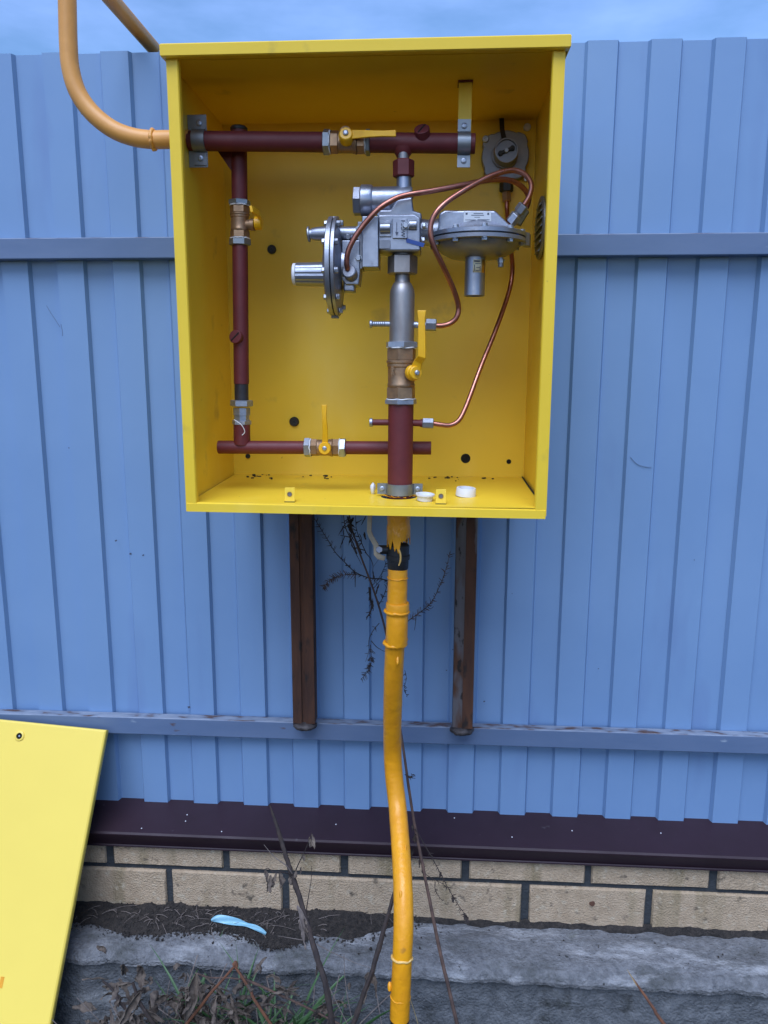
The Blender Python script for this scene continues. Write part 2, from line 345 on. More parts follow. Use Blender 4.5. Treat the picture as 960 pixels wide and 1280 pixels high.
# ------------------------------------------------------------------ fence: profiled sheets and rails
fence = thing('fence', 'tall blue profiled metal sheet fence with two horizontal rails', 'fence', (0, 0, .361))
PITCH_X = .1147; X0 = .3755
def sheet(k0, k1, zb, zt, dy):
    b = MB(); xs = []
    for k in range(k0, k1):
        x = X0+k*PITCH_X
        xs += [(x-.0018, .0095), (x+.0027, 0), (x+.0558, 0), (x+.0602, .0095)]
    xs.append((X0+k1*PITCH_X-.0018, .0095)); xs.append((X0+k1*PITCH_X+.0027, .0001))
    rows = 1; n = len(xs)
    vs = []
    for r in range(rows+1):
        z = zb+(zt-zb)*r/rows
        for (x, y) in xs: vs.append((x, y+dy, z))
    b.add(vs, [(r*n+i, r*n+i+1, (r+1)*n+i+1, (r+1)*n+i) for r in range(rows) for i in range(n-1)])
    return b.build('sheet', M['fence'], fence, solid=.0006, smooth=False, off=1)
for i, k0 in enumerate(range(-37, 33, 10)):
    sheet(k0, k0+10, .3605+random.uniform(-.0015, .0015), 1.9245+random.uniform(-.003, .003), (i % 2)*.0012)
for nm, z0, z1 in (('rail', .5385, .5785), ('rail', 1.5425, 1.5825)):
    n = 60
    b = MB(); vs = []
    for i in range(n+1):
        x = -4.2+8.4*i/n; e = .0012*mnoise.noise(V(x*1.5, z0*9, 2)); 
        for (y, z) in ((-.026, z0), (-.026, z1), (-.0014, z1), (-.0014, z0)): vs.append((x, y, z+e))
    fs = [(i*4+k, i*4+(k+1) % 4, (i+1)*4+(k+1) % 4, (i+1)*4+k) for i in range(n) for k in range(4)]+[(0, 1, 2, 3), tuple(n*4+k for k in (3, 2, 1, 0))]
    b.add(vs, fs); b.build('rail', M['rail'], fence, bevel=.0022)
random.seed(17)
def mark(px, py, r, el=1.0, m='ink'):
    p = P(px, py, -.0012); n = 9; pts = []
    for k in range(n):
        g = 2*math.pi*k/n; q = r*random.uniform(.5, 1.25); pts.append(p+V(math.cos(g)*q*el, 0, math.sin(g)*q))
    MB().prism(pts, V(0, .0006, 0)).build('dirt_mark', M[m], fence)
for (px, py, r, el) in ((145, 676, .0022, 1.2), (163, 692, .0024, 1.1), (179, 694, .0018, 1.4), (236, 884, .0034, .8), (573, 787, .0022, .7), (579, 806, .0026, .6), (566, 812, .0016, .8), (558, 838, .0015, 1), (571, 850, .0014, 2), (605, 877, .0020, 1.3), (86, 560, .0012, 1), (748, 836, .0013, 1), (868, 700, .0011, 1), (640, 742, .0012, .7)): mark(px, py, r, el)
for pts in ([(58, 382), (64, 392), (70, 401), (75, 409)], [(788, 571), (795, 579), (804, 583), (814, 584)], [(76, 405), (78, 414), (78, 420)]):
    MB().tube([P(x, y, -.0008) for x, y in pts], .0005, 4, 3).build('scratch', M['rail'], fence)
# ------------------------------------------------------------------ cabinet posts
def post(x0, x1, kind, label):
    t = thing('support_post', label, 'post', ((x0+x1)/2, -.026, .575), 'steel posts carrying the cabinet')
    b = MB(); yb, yf = -.0275, -.062
    if kind == 0:   # channel with its lips to the front
        w = .0042; mid = (x0+x1)/2
        pr = [(x0, yb), (x0, yf), (mid-.004, yf), (mid-.004, yf+.004), (mid+.004, yf+.004), (mid+.004, yf), (x1, yf), (x1, yb)]
    else:           # angle iron: one face to the front, one folded back
        pr = [(x0, yb), (x0, yf+.006), (x0+.019, yf), (x1, yf), (x1, yb)]
    b.prism([(x, y, .5935) for x, y in pr], V(0, 0, .55))
    b.build('upright', M['rust'] if kind == 0 else M['rustgrey'], t, bevel=.0012)
    if kind: MB().box(x0+.0195, x1+.0012, yf-.0016, yb, .594, 1.143).build('flange', M['rust'], t, bevel=.0008)
    w = MB(); c = V((x0+x1)/2, -.050, .586)
    def fn(u, v):
        a = 2*math.pi*u; p = math.pi*(v-.5); r = 1+.12*mnoise.noise(V(math.cos(a)*3, math.sin(a)*3, v*5+x0*9))
        return (c.x++.026*r*math.cos(a)*math.cos(p), c.y+.0225*r*math.sin(a)*math.cos(p), c.z+.0105*r*math.sin(p)+.003*mnoise.noise(V(a*3, v*4, 1)))
    w.grid(24, 10, fn); w.build('weld', M['weld'], t, angle=60)
    return t
post(-.1835, -.1365, 0, 'dark rusty steel channel post holding the cabinet, left of the yellow riser')
post(.1525, .1930, 1, 'grey and rust steel angle post holding the cabinet, right of the yellow riser')

# ------------------------------------------------------------------ gas cabinet
CX0, CX1, CYF, CYB, CZ0, CZ1 = -.2905, .2800, -.370, -.066, 1.104, 1.772
cab = thing('gas_cabinet', 'open yellow sheet metal gas cabinet mounted on the blue fence', 'cabinet', ((CX0+CX1)/2, (CYF+CYB)/2, CZ0))
th = .0016
FZF, FZB = 1.1185, 1.1250                      # floor height at the front and at the back
# side walls with a folded front return; left wall has a hole for the outlet pipe (hidden under the clamp)
for s in (0, 1):
    x = CX0 if s == 0 else CX1; d = 1 if s == 0 else -1
    b = MB()
    pr = [(x, CYB-.0014), (x, CYF+.0005), (x+d*.0148, CYF), (x+d*.0156, CYF+.0012), (x+d*.0156, CYF+.010)]
    vs = [(px, py, z) for z in (CZ0+.001, CZ1+.0105) for px, py in pr]; n = len(pr)
    b.add(vs, [(i, i+1, n+i+1, n+i) if s else (i+1, i, n+i, n+i+1) for i in range(n-1)])
    b.build('side_panel', M['cabinet'], cab, solid=.0014, smooth=False)
MB().box(CX0-.0015, CX1+.0015, CYB-.0016, CYB+.0012, CZ0+.004, CZ1+.012).build('back_panel', M['cabinet'], cab)
# a seam line near the bottom of the back: lower strip overlaps
MB().box(CX0+.003, CX0+.095, CYB-.0026, CYB-.0017, FZB, FZB+.0055).build('seam_strip', M['cabinet'], cab)
MB().box(CX1-.085, CX1-.003, CYB-.0026, CYB-.0017, FZB, FZB+.0055).build('seam_strip', M['cabinet'], cab)
# lid: top sheet with folded rim, a little wider than the box
b = MB(); x0, x1 = CX0-.0050, CX1+.0055
prf = [(CYB, CZ1+.0165), (CYF-.0095, CZ1+.0155), (CYF-.011, CZ1+.0142), (CYF-.0105, CZ1+.0012), (CYF-.0085, CZ1+.0004), (CYF+.004, CZ1+.001)]
n = len(prf); vs = [(x, y, z) for x in (x0, x1) for y, z in prf]
b.add(vs, [(i, n+i, n+i+1, i+1) for i in range(n-1)])
b.add([(x0, y, z) for y, z in prf[:4]]+[(x0, CYB, CZ1+.0012)], [(0, 1, 2, 3, 4)]); b.add([(x1, y, z) for y, z in prf[:4]]+[(x1, CYB, CZ1+.0012)], [(4, 3, 2, 1, 0)])
b.build('lid', M['cabinet'], cab, solid=.0012, smooth=False)
MB().box(CX0-.0008, CX1+.0008, CYF+.004, CYB-.0002, CZ1-.001, CZ1+.0006).build('ceiling_panel', M['cabinet'], cab)
# floor with a round opening for the riser; front edge folded down
RX, RY = .047, -.290                               # riser axis
b = MB(); seg = 40; rh = .030
def fz(y): return FZF+(FZB-FZF)*(y-CYF)/(CYB-CYF)
ring = [(RX+rh*math.cos(2*math.pi*k/seg), RY+rh*.9*math.sin(2*math.pi*k/seg)) for k in range(seg)]
outer = []
for k in range(seg):
    a = 2*math.pi*k/seg; c, s_ = math.cos(a), math.sin(a)
    t = min(((CX1-.002-RX)/c) if c > 1e-6 else 9, ((CX0+.002-RX)/c) if c < -1e-6 else 9, ((CYB-.002-RY)/s_) if s_ > 1e-6 else 9, ((CYF-RY)/s_) if s_ < -1e-6 else 9)
    outer.append((RX+c*t, RY+s_*t))
corners = [(CX1-.002, CYB-.002), (CX0+.002, CYB-.002), (CX0+.002, CYF), (CX1-.002, CYF)]
for cxy in corners:   # snap nearest outer points to the corners
    j = min(range(seg), key=lambda q: (outer[q][0]-cxy[0])**2+(outer[q][1]-cxy[1])**2); outer[j] = cxy
vs = [(x, y, fz(y)) for x, y in ring]+[(x, y, fz(y)) for x, y in outer]
b.add(vs, [(k, seg+k, seg+(k+1) % seg, (k+1) % seg) for k in range(seg)])
b.build('floor_panel', M['cabinet'], cab, solid=.0014, smooth=False)
b = MB(); prf = [(CYF+.010, fz(CYF)+.0010), (CYF+.0015, fz(CYF)+.0014), (CYF-.0016, fz(CYF)-.0005), (CYF-.0020, CZ0+.001), (CYF+.012, CZ0)]
n = len(prf); xa, xb = CX0+.0005, CX1-.0005
vs = [(x, y, z-(x-xa)/(xb-xa)*.004) for x in (xa, xb) for y, z in prf]
b.add(vs, [(i, i+1, n+i+1, n+i) for i in range(n-1)]); b.build('front_lip', M['cabinet'], cab, solid=.0012, smooth=False)
# lock tabs on the floor
for (px, py) in ((362, 626), (551, 631)):
    p = P(px, py, -.352); p.z = fz(-.352)
    b = MB(); rr = .0032; t = V(0, .0035, .0235); wv = V(.0083, 0, .0002)
    q = [p-wv, p+wv, p+wv+t, p-wv+t]
    b.prism(q, V(0, .0013, -.0002)); b.obox(p+V(0, .007, .0008), V(1, 0, 0), V(0, 1, 0), V(0, 0, 1), .0083, .007, .0007)
    tb = b.build('lock_tab', M['cabinet'], cab, bevel=.0006)
    cc = p+t*.55+V(0, -.0004, 0)
    MB().lathe(cc, cc+V(0, -1, 0), [(0, .0040), (.0009, .0040), (.0009, .0026), (0, .0026)], 16, cap=False).build('rim', M['brass'], tb)
    MB().lathe(cc, cc+V(0, -1, 0), [(0, .0026), (.0002, .0026)], 14).build('keyhole', M['aludark'], tb)
    MB().box(p.x-.0085, p.x+.0085, p.y-.0012, p.y+.0002, p.z-.0001, p.z+.0012).build('slot', M['hole'], tb)
q0 = P(657, 598, CYB-.004); q1 = V(CX1-.0035, CYF+.045, fz(CYF+.045)+.0012)
MB().tube([V(CX1-.0030, CYB-.006, fz(CYB)+.0010), V(CX1-.0034, -.2, fz(-.2)+.0012), q1], [.0012, .0018, .0008], 5, 3).build('corner_gap', M['hole'], cab)
# plugs and holes in the back sheet
for (px, py, r, m, h) in ((340, 312, 5.5, 'black', .006), (368, 527, 6, 'black', .006), (582, 573, 6, 'hole', .0008), (636, 577, 3, 'hole', .0008), (310, 570, 3, 'black', .003)):
    p = P(px, py, CYB-.0017); r = S(r, px, py, CYB)
    MB().lathe(p, p+V(0, -1, 0), [(0, r), (h*.6, r), (h, r*.8), (h, r*.35), (h*.7, r*.3)], 18).build('grommet' if m == 'black' else 'bolt_hole', M[m], cab)
# round louvred vent in the right wall, seen nearly edge on
vc = V(CX1-.0018, -.205, 1.562)
vent = MB().lathe(vc, vc+V(-1, 0, 0), [(0, .050), (.003, .050), (.005, .046), (.003, .043)], 36).build('vent', M['darkzinc'], cab)
for i in range(7):
    zz = -.036+i*.012; hw = math.sqrt(max(.042**2-zz**2, 1e-6))
    MB().obox(vc+V(-.0045, 0, zz), V(.6, 0, .8), V(0, 1, 0), V(-.8, 0, .6), .0042, hw, .0006).build('louvre', M['darkzinc'], vent)
# hanging strap from the lid that carries the right pipe clamp
def strip(mb, pts, wv, thick=V(0, -.0016, 0)):
    for a, c in zip(pts[:-1], pts[1:]): mb.prism([a-wv, a+wv, c+wv, c-wv], thick)
    return mb
st_t = P(582, 91, -.262); st_b = P(580, 206, -.262)
strip(MB(), [V(st_t.x, -.262, CZ1-.002), st_b], V(.0105, 0, 0)).build('hanger_strap', M['cabinet'], cab, bevel=.0004)
MB().box(st_t.x-.0115, st_t.x+.0115, -.268, -.24, CZ1-.0035, CZ1-.0012).build('strap_foot', M['primer'], cab)
# crumbs of dirt in the back corner of the floor
random.seed(3)
cr = MB()
for (px, n, sp) in ((318, 9, 12), (332, 6, 8), (408, 5, 8), (405, 2, 4), (282, 2, 6), (540, 3, 8), (560, 4, 7), (575, 3, 9), (388, 2, 20), (610, 3, 30)):
    for _ in range(n):
        x = px+random.gauss(0, sp*.5); y = -.075+(-abs(random.gauss(0, .022))); q = P(x, 596, y); q = V(q.x, y, fz(y)+.0003)
        r = random.uniform(.0006, .0022); cr.obox(q+V(0, 0, r*.4), V(1, .3, 0).normalized(), V(-.3, 1, 0).normalized(), V(0, 0, 1), r*random.uniform(.8, 1.8), r, r*.5)
tag(cr.build('dirt_crumbs', M['soil'], cab), kind='stuff')

# ------------------------------------------------------------------ loose caps on the cabinet floor
def cap_at(px, py, r, h, lip, label):
    Y = CYF+.03; p = P(px, py, Y)
    for _ in range(30):
        e = p.z-fz(p.y)
        Y += e*4; p = P(px, py, Y)
    p.z = fz(p.y)+.0008
    pr = [(0, r*.8), (h*.75, r*.86), (h*.76, r), (h, r), (h, r*.88), (h*.3, r*.75)] if lip else [(0, r), (h*.9, r*.97), (h, r*.93), (h, r*.8), (h*.25, r*.78)]
    o = MB().lathe(p, p+V(.06, -.04, 1), pr, 28).build('sealing_plug', M['white'])
    return tag(o, label, 'plug', 'white plastic plugs on the cabinet floor')
cap_at(531, 626, .0155, .011, True, 'white rimmed plastic plug beside the foot of the red riser pipe')
cap_at(582, 620, .0170, .0135, False, 'white plastic plug lying alone on the cabinet floor, right of lock tab')
wp = P(466, 607, -.27); wp.z = fz(-.27)
b = MB()
def wfn(u, v):
    a = 2*math.pi*u; p_ = math.pi*(v-.5); r = .0055*(1+.35*mnoise.noise(V(math.cos(a)*2, math.sin(a)*2, v*4)))
    return (wp.x+r*.8*math.cos(a)*math.cos(p_), wp.y+r*math.sin(a)*math.cos(p_), wp.z+.0095+r*1.8*math.sin(p_))
b.grid(14, 9, wfn); tag(b.build('plastic_scrap', M['white'], angle=70), 'small crumpled white scrap behind the bottom pipe clamp', 'scrap')

# ------------------------------------------------------------------ pipes inside the cabinet
YM, YB = -.290, -.250
def pipe_between(mb, a, c, r, seg=28): return mb.cyl(a, c, r, seg, .0008)

# upper header (horizontal)
A = P(240, 176, -.285); B = P(594, 179.5, -.285); rH = S(11.8, 420, 178, -.285)
A.x = CX0+.0015; hd = (B-A).normalized()
def on_head(px): 
    return A+hd*((P(px, 178, -.285).x-A.x)/hd.x)
head = thing('header_pipe', 'dark red horizontal pipe across the top of the cabinet', 'pipe', A)
pipe_between(MB(), A, on_head(406), rH).build('pipe', M['primer'], head)
pipe_between(MB(), on_head(461), B, rH).build('pipe', M['primer'], head)
p = on_head(528)+V(0, -rH*.72, rH*.75); d = V(-.12, -.75, .65).normalized()
pl = MB().lathe(p-d*.006, p+d, [(0, .0118), (.0135, .0118), (.0145, .0108)], 24).build('plug', M['primer'], head)
sx = V(.45, .25, .86); sx = (sx-d*sx.dot(d)).normalized()
MB().obox(p+d*.0087, sx, sx.cross(d), d, .0105, .0012, .0004).build('slot', M['hole'], pl)
tp = on_head(504)
MB().lathe(tp+V(0, 0, -rH*.5), tp+V(0, 0, -1), [(0, .0155), (rH*.55, .0135), (rH*.55+.004, .0105), (rH*.55+.006, .0098)], 24).build('tee_branch', M['primer'], head)

# bypass: drop leg behind the header, with valve, union and cross pipe at the bottom
rB = S(9.6, 300, 350, YB)
def bp(py): 
    return P(300.5+ (py-350)*.010, py, YB)
byp = thing('bypass_pipe', 'dark red vertical bypass pipe along the left cabinet wall', 'pipe', bp(540))
T = bp(163)
MB().cyl(bp(252), T, rB, 26).build('pipe', M['primer'], byp)
MB().cyl(T+V(0, 0, -.002), T+V(0, 0, .006), rB*1.08, 26, .003).build('end_cap', M['black'], byp)
gq = [P(270, 186, YB-.004), P(292, 218, YB-.004), P(294, 186, YB-.004)]
gus = MB().prism(gq, V(0, .008, 0)).build('gusset', M['primer'], byp, bevel=.001)
MB().cyl(bp(480), bp(305), rB, 26).build('pipe', M['primer'], byp)
MB().cyl(bp(502), bp(479), rB*.93, 26).build('bare_section', M['darkpipe'], byp)
p = bp(422)+V(-.004, -rB*.8, 0); d = V(-.25, -.95, .12).normalized()
pl = MB().lathe(p-d*.006, p+d, [(0, .0112), (.0125, .0112), (.0135, .0102)], 24).build('plug', M['primer'], byp)
sx = V(.75, 0, .66); sx = (sx-d*sx.dot(d)).normalized()
MB().obox(p+d*.0077, sx, sx.cross(d), d, .010, .0011, .0004).build('slot', M['hole'], pl)
un = MB().hexa(bp(508), bp(500), S(14, 304, 504, YB), phase=.2).build('union_nut', M['zinc'], byp)
MB().lathe(bp(528), bp(508), [(0, rB*1.06), (.012, rB*1.04), (.0125, rB*1.14), (.025, rB*1.14)], 8).build('union_body', M['zinc'], byp)
MB().hexa(bp(531), bp(525), S(12, 304, 528, YB)).build('union_ring', M['zinc'], byp)
MB().cyl(bp(556), bp(530), rB*1.12, 26).build('pipe', M['primer'], byp)
c0 = bp(521)
MB().tube([c0+V(-.009, -.017, -.004), c0+V(.004, -.021, -.012), c0+V(.009, -.019, -.024), c0+V(.004, -.018, -.030)], .0008, 6).build('thread_end', M['white'], byp)

XA = P(273, 559, YB); XB = P(539, 560, YB); xd = (XB-XA).normalized(); rX = S(8.3, 400, 560, YB)
def on_x(px): return XA+xd*((P(px, 559, YB).x-XA.x)/xd.x)
cr_ = thing('cross_pipe', 'dark red horizontal pipe along the bottom passing behind the riser', 'pipe', XA)
MB().cyl(XA, on_x(383), rX, 26).build('pipe', M['primer'], cr_)
MB().cyl(on_x(430), XB, rX, 26).build('pipe', M['primer'], cr_)

# main riser in the cabinet
rM = S(15.7, 500, 560, YM)
def mp_(py): return P(500.5+(py-560)*-.012, py, YM)
ris = thing('inlet_pipe', 'thick dark red vertical pipe standing on the cabinet floor', 'pipe', mp_(625))
MB().cyl(mp_(632), mp_(503), rM, 32).build('pipe', M['primer'], ris)
for (xa, xb, m) in ((462, 492, 'primer'),):
    a = mp_(528); e = P(462, 528, YM)
    MB().cyl(a, e, S(3.9, 470, 528, YM), 16).build('test_stub', M['primer'], ris)
    MB().cyl(e, e+V(.005, 0, 0), S(5.4, 470, 528, YM), 16).build('stub_end', M['zinc'], ris)
    e = P(529, 529, YM); MB().lathe(a, e, [(0, .0055), ((e-a).length-.006, .0055), ((e-a).length-.004, .0066), ((e-a).length, .0066)], 16).build('outlet_stub', M['primer'], ris)
# torn orange paint round the foot
fs_ = MB(); random.seed(11)
for k in range(26):
    a = 2*math.pi*k/26; q = mp_(622); r0 = rM*1.02; r1 = rM*random.uniform(1.12, 1.5)
    q0 = V(RX+r0*math.cos(a), RY+r0*math.sin(a), fz(RY)+.0012); q1 = V(RX+r1*math.cos(a+.1), RY+r1*math.sin(a+.1), fz(RY)+random.uniform(.001, .005)); q2 = V(RX+r0*math.cos(a+.28), RY+r0*math.sin(a+.28), fz(RY)+.0012)
    if random.random() < .75: fs_.prism([q0, q1, q2], V(0, 0, .0008))
fs_.build('paint_collar', M['pipe_yellow'], ris)

# steel pipe above the main valve
sp = thing('steel_pipe', 'bare steel reducer pipe between the regulator and the large ball valve', 'pipe', mp_(430))
a = mp_(430); bT = mp_(342); l = (bT-a).length; rS = S(15.5, 502, 400, YM)
MB().lathe(a, bT, [(0, rS), (l*.70, rS), (l*.76, rS*.96), (l*.82, rS*.84), (l*.86, rS*.72), (l*.875, rS*.63), (l*.89, rS*.60), (l, rS*.60)], 32).build('pipe', M['steel'], sp, angle=50)
e = P(463, 405, YM); a = mp_(405)
MB().cyl(a, e, S(3.3, 470, 405, YM), 14).build('test_stub', M['zinc'], sp)
thr = MB()
for k in range(7): thr.lathe(e+V(.003+k*.0032, 0, 0), e+V(1, 0, 0), [(0, .0042), (.0008, .0050), (.0016, .0042)], 14, cap=False)
thr.build('thread', M['zinc'], sp); MB().cyl(e+V(-.001, 0, 0), e+V(.003, 0, 0), S(4.9, 470, 405, YM), 14).build('stub_end', M['zinc'], sp)
e = P(534, 407, YM); MB().cyl(a, e, S(4, 525, 405, YM), 14).build('outlet_stub', M['zinc'], sp)

# ------------------------------------------------------------------ ball valves
def cast_text(txt, loc, size, rot, depth, m, parent, name='lettering'):
    cu = bpy.data.curves.new('t', 'FONT'); cu.body = txt; cu.size = size; cu.extrude = depth; cu.align_x = 'CENTER'; cu.align_y = 'CENTER'
    ob = bpy.data.objects.new('t', cu); COL.objects.link(ob)
    me = bpy.data.meshes.new_from_object(ob.evaluated_get(bpy.context.evaluated_depsgraph_get()))
    bpy.data.objects.remove(ob); me.transform(Matrix.Translation(loc) @ rot.to_4x4()); me.materials.clear()
    return link(name, me, m, parent)

def ball_valve(a, c, r, segs, label, body='brass', nut='zinc', phase=0.0):
    """a -> c is the flow axis, with lock nuts outside; segs: fractions along the axis"""
    a = Vector(a); c = Vector(c); d = c-a
    t = thing('ball_valve', label, 'valve', a, 'ball valves on the pipework')
    f = lambda k: a+d*k
    l = d.length
    MB().hexa(f(0), f(segs[0]), r*1.17, phase=phase).build('lock_nut', M[nut], t)
    MB().hexa(f(1-segs[1]), f(1), r*1.17, phase=phase+.35).build('lock_nut', M[nut], t)
    b0, b1 = segs[0]+.005, 1-segs[1]-.005; w = b1-b0
    MB().hexa(f(b0), f(b0+w*.24), r*1.04, phase=phase).build('hex_end', M[body], t)
    MB().hexa(f(b1-w*.24), f(b1), r*1.04, phase=phase).build('hex_end', M[body], t)
    p0 = f(b0+w*.23); L_ = l*w*.54
    bd = MB().lathe(p0, f(b1), [(0, r*.93), (L_*.04, r*.97), (L_*.12, r*.97), (L_*.16, r*.93), (L_*.5, r*.95), (L_*.72, r*.94), (L_*.76, r*1.0), (L_*.86, r*1.0), (L_*.90, r*1.06), (L_*.97, r*1.06), (L_, r*.95)], 32).build('body', M[body], t)
    # sealing tape squeezed out by the nuts
    for k in (segs[0], 1-segs[1]):
        s = MB(); ax = d.normalized(); u = ax.orthogonal().normalized(); w2 = ax.cross(u)
        pts = [f(k)+(u*math.cos(g)+w2*math.sin(g))*r*(.99+.05*random.random())+ax*random.uniform(-.0006, .0006) for g in [2*math.pi*i/22 for i in range(23)]]
        s.tube(pts, .0011, 5, 2).build('sealing_tape', M['white'], t)
    return t

random.seed(5)
# large valve on the riser, lever pointing up
t = ball_valve(mp_(505.5), mp_(427), S(17.8, 502, 465, YM), (.085, .10), 'large brass ball valve on the main riser with raised yellow lever', phase=.35)
pc = P(500, 467, YM); YF_ = YM-S(17, 500, 467, YM)
pv = P(514, 466, YF_+.004); pe = P(521.5, 466, YF_-.016); ax = (pe-pv).normalized()
MB().cyl(pv-ax*.012, pv+ax*.006, .0095, 18).build('stem_boss', M['brass'], t)
lv = MB().lathe(pv+ax*.003, pe, [(0, .0125), (.008, .0125), (.0095, .0112), (.015, .0108), (.0165, .0095)], 26)
q0 = pv+ax*.008
def lever(mb, path, wid, thick, nrm):
    n = len(path); vs = []; fs = []
    for i in range(n):
        dd = ((path[min(i+1, n-1)]-path[i]).normalized()*(i < n-1)+(path[i]-path[max(i-1, 0)]).normalized()*(i > 0)).normalized()
        sd_ = dd.cross(nrm).normalized(); n_ = sd_.cross(dd).normalized(); w0 = wid[i]
        vs += [path[i]-sd_*w0-n_*thick, path[i]+sd_*w0-n_*thick, path[i]+sd_*w0+n_*thick, path[i]-sd_*w0+n_*thick]
    for i in range(n-1):
        for k in range(4): fs.append((i*4+k, i*4+(k+1) % 4, i*4+4+(k+1) % 4, i*4+4+k))
    return mb.add(vs, fs+[(3, 2, 1, 0), tuple((n-1)*4+k for k in range(4))])
lv.build('lever_hub', M['lever'], t)
lever(MB(), [P(519, 463, YF_-.008), P(523, 452, YF_-.012), P(527.5, 446, YF_-.022), P(527.3, 420, YF_-.024), P(527, 398, YF_-.025), P(527.2, 388, YF_-.025)],
      [.0085, .0068, .0064, .0058, .0054, .0070], .0022, V(0, -1, 0)).build('lever', M['lever'], t, bevel=.0012)
MB().lathe(pe-ax*.001, pe+ax, [(0, .0042), (.0022, .0042), (.0034, .0026)], 12).build('lever_screw', M['zinc'], t)
cast_text('2HIE', P(491, 463, YM-S(16.9, 500, 463, YM)), .0075, Matrix.Rotation(R(-12), 3, 'Z') @ Matrix.Rotation(R(90), 3, 'X') @ Matrix.Rotation(R(90), 3, 'Z'), .0006, M['brass'], t)

# valve on the header, lever lying along the pipe
t = ball_valve(on_head(404), on_head(463), S(13.2, 432, 178, -.285), (.15, .10), 'brass ball valve on the top header pipe with level yellow lever', body='brass', nut='darkzinc')
hc = on_head(433); rr = S(13, 432, 178, -.285)
pv = hc+V(0, -rr*.55, rr*.60); ax = V(0, -.93, .36).normalized()
MB().cyl(pv-ax*.006, pv+ax*.008, .0085, 18).build('stem_boss', M['brass'], t)
h0 = P(432.6, 169, pv.y-.012)
MB().lathe(h0+V(0, .010, -.003), h0+V(0, -.004, .001), [(0, .0118), (.010, .0118), (.0125, .0108), (.015, .0100), (.016, .0088)], 26).build('lever_hub', M['lever'], t)
lever(MB(), [h0+V(.004, 0, 0), P(446, 168, h0.y-.002), P(462, 167.5, h0.y-.012), P(478, 167.3, h0.y-.013), P(495, 167, h0.y-.013)], [.0065, .0062, .0050, .0042, .0048], .0024, V(0, -1, 0)).build('lever', M['lever'], t, bevel=.0012)
MB().lathe(h0+V(0, -.005, .0015), h0+V(0, -1, .3), [(0, .0042), (.0025, .0042), (.0036, .0026)], 12).build('lever_screw', M['zinc'], t)

# valve on the bypass leg, with the stub of its lever end on
t = ball_valve(bp(307), bp(250), S(11.6, 301, 278, YB), (.155, .12), 'brass ball valve on the left bypass leg with end-on yellow lever', body='brass', nut='darkzinc', phase=.1)
a = bp(281); e = P(318.5, 281, YB-.004)
MB().lathe(a, e, [(0, .008), ((e-a).length*.75, .008), ((e-a).length*.76, .0095), ((e-a).length, .0095)], 18).build('stem_boss', M['brass'], t)
h0 = P(322.5, 279, YB-.006)
MB().cyl(h0+V(-.005, 0, 0), h0+V(.006, 0, 0), .0105, 22).build('lever_hub', M['lever'], t)
lever(MB(), [h0+V(.003, .002, .002), h0+V(.004, -.012, .012), h0+V(.003, -.060, .0105)], [.0065, .006, .005], .0022, V(1, 0, .2)).build('lever', M['lever'], t, bevel=.001)

# valve on the cross pipe, lever up (closed)
t = ball_valve(on_x(380.5), on_x(432.5), S(10.6, 405, 559, YB), (.15, .15), 'small brass ball valve on the bottom cross pipe with upright yellow lever', body='brass', nut='zinc', phase=.2)
hc = P(407, 559.5, YB-S(10, 405, 559, YB))
MB().cyl(hc+V(0, .008, 0), hc+V(0, -.006, 0), .0085, 18).build('stem_boss', M['brass'], t)
MB().lathe(hc+V(0, -.004, 0), hc+V(0, -1, 0), [(0, .0105), (.008, .0105), (.0095, .0095)], 26).build('lever_hub', M['lever'], t)
lever(MB(), [hc+V(0, -.009, .002), P(406.6, 546, hc.y-.010), P(406.4, 535, hc.y-.016), P(405.5, 520, hc.y-.017), P(405.3, 506, hc.y-.017)], [.0055, .0046, .0044, .0036, .0046], .0020, V(0, -1, 0)).build('lever', M['lever'], t, bevel=.001)
MB().lathe(hc+V(0, -.0125, 0), hc+V(0, -1, 0), [(0, .0038), (.0025, .0038), (.0035, .0022)], 12).build('lever_screw', M['zinc'], t)

# ------------------------------------------------------------------ pipe clamps
scr = MB().lathe((0, 0, 0), (0, 0, 1), [(0, .0052), (.0012, .0052), (.0022, .0035), (.0022, .0016), (.0014, .0012)], 14).mesh('screw')
def clamp(c, axis, r, width, ear, along, label, m='darkzinc'):
    """half-round strap over a pipe with two flat ears; ear direction 'along'"""
    t = thing('pipe_clamp', label, 'clamp', c, 'clamps holding the pipes')
    axis = axis.normalized(); along = along.normalized(); fr = V(0, -1, 0)
    pts = []; n = 30
    pts.append(c+along*(r+ear)); pts.append(c+along*(r+.003))
    for k in range(n+1):
        g = math.pi*k/n; pts.append(c+along*(math.cos(g)*(r+.001))+fr*(math.sin(g)*(r+.001)))
    pts.append(c-along*(r+.003)); pts.append(c-along*(r+ear))
    b = MB(); vs = [p+axis*s*width for p in pts for s in (-1, 1)]
    b.add(vs, [(2*i, 2*i+1, 2*i+3, 2*i+2) for i in range(len(pts)-1)])
    b.build('strap', M[m], t, solid=.0020, smooth=False, off=0)
    for s in (-1, 1): place('screw', scr, M['zinc'], c+along*s*(r+ear*.52)+fr*.0012, fr, t, scale=.85)
    return t
clamp(on_head(250), hd, rH, S(8, 250, 178, -.285), .021, V(0, 0, 1), 'dark zinc pipe clamp at the left end of the header pipe')
clamp(on_head(580), hd, rH, S(8, 580, 178, -.285), .020, V(0, 0, 1), 'dark zinc pipe clamp under the yellow hanger strap')
clamp(mp_(611), V(0, 0, 1), rM, S(6.8, 500, 611, YM), .017, V(1, 0, 0), 'dark zinc pipe clamp at the foot of the red riser pipe')
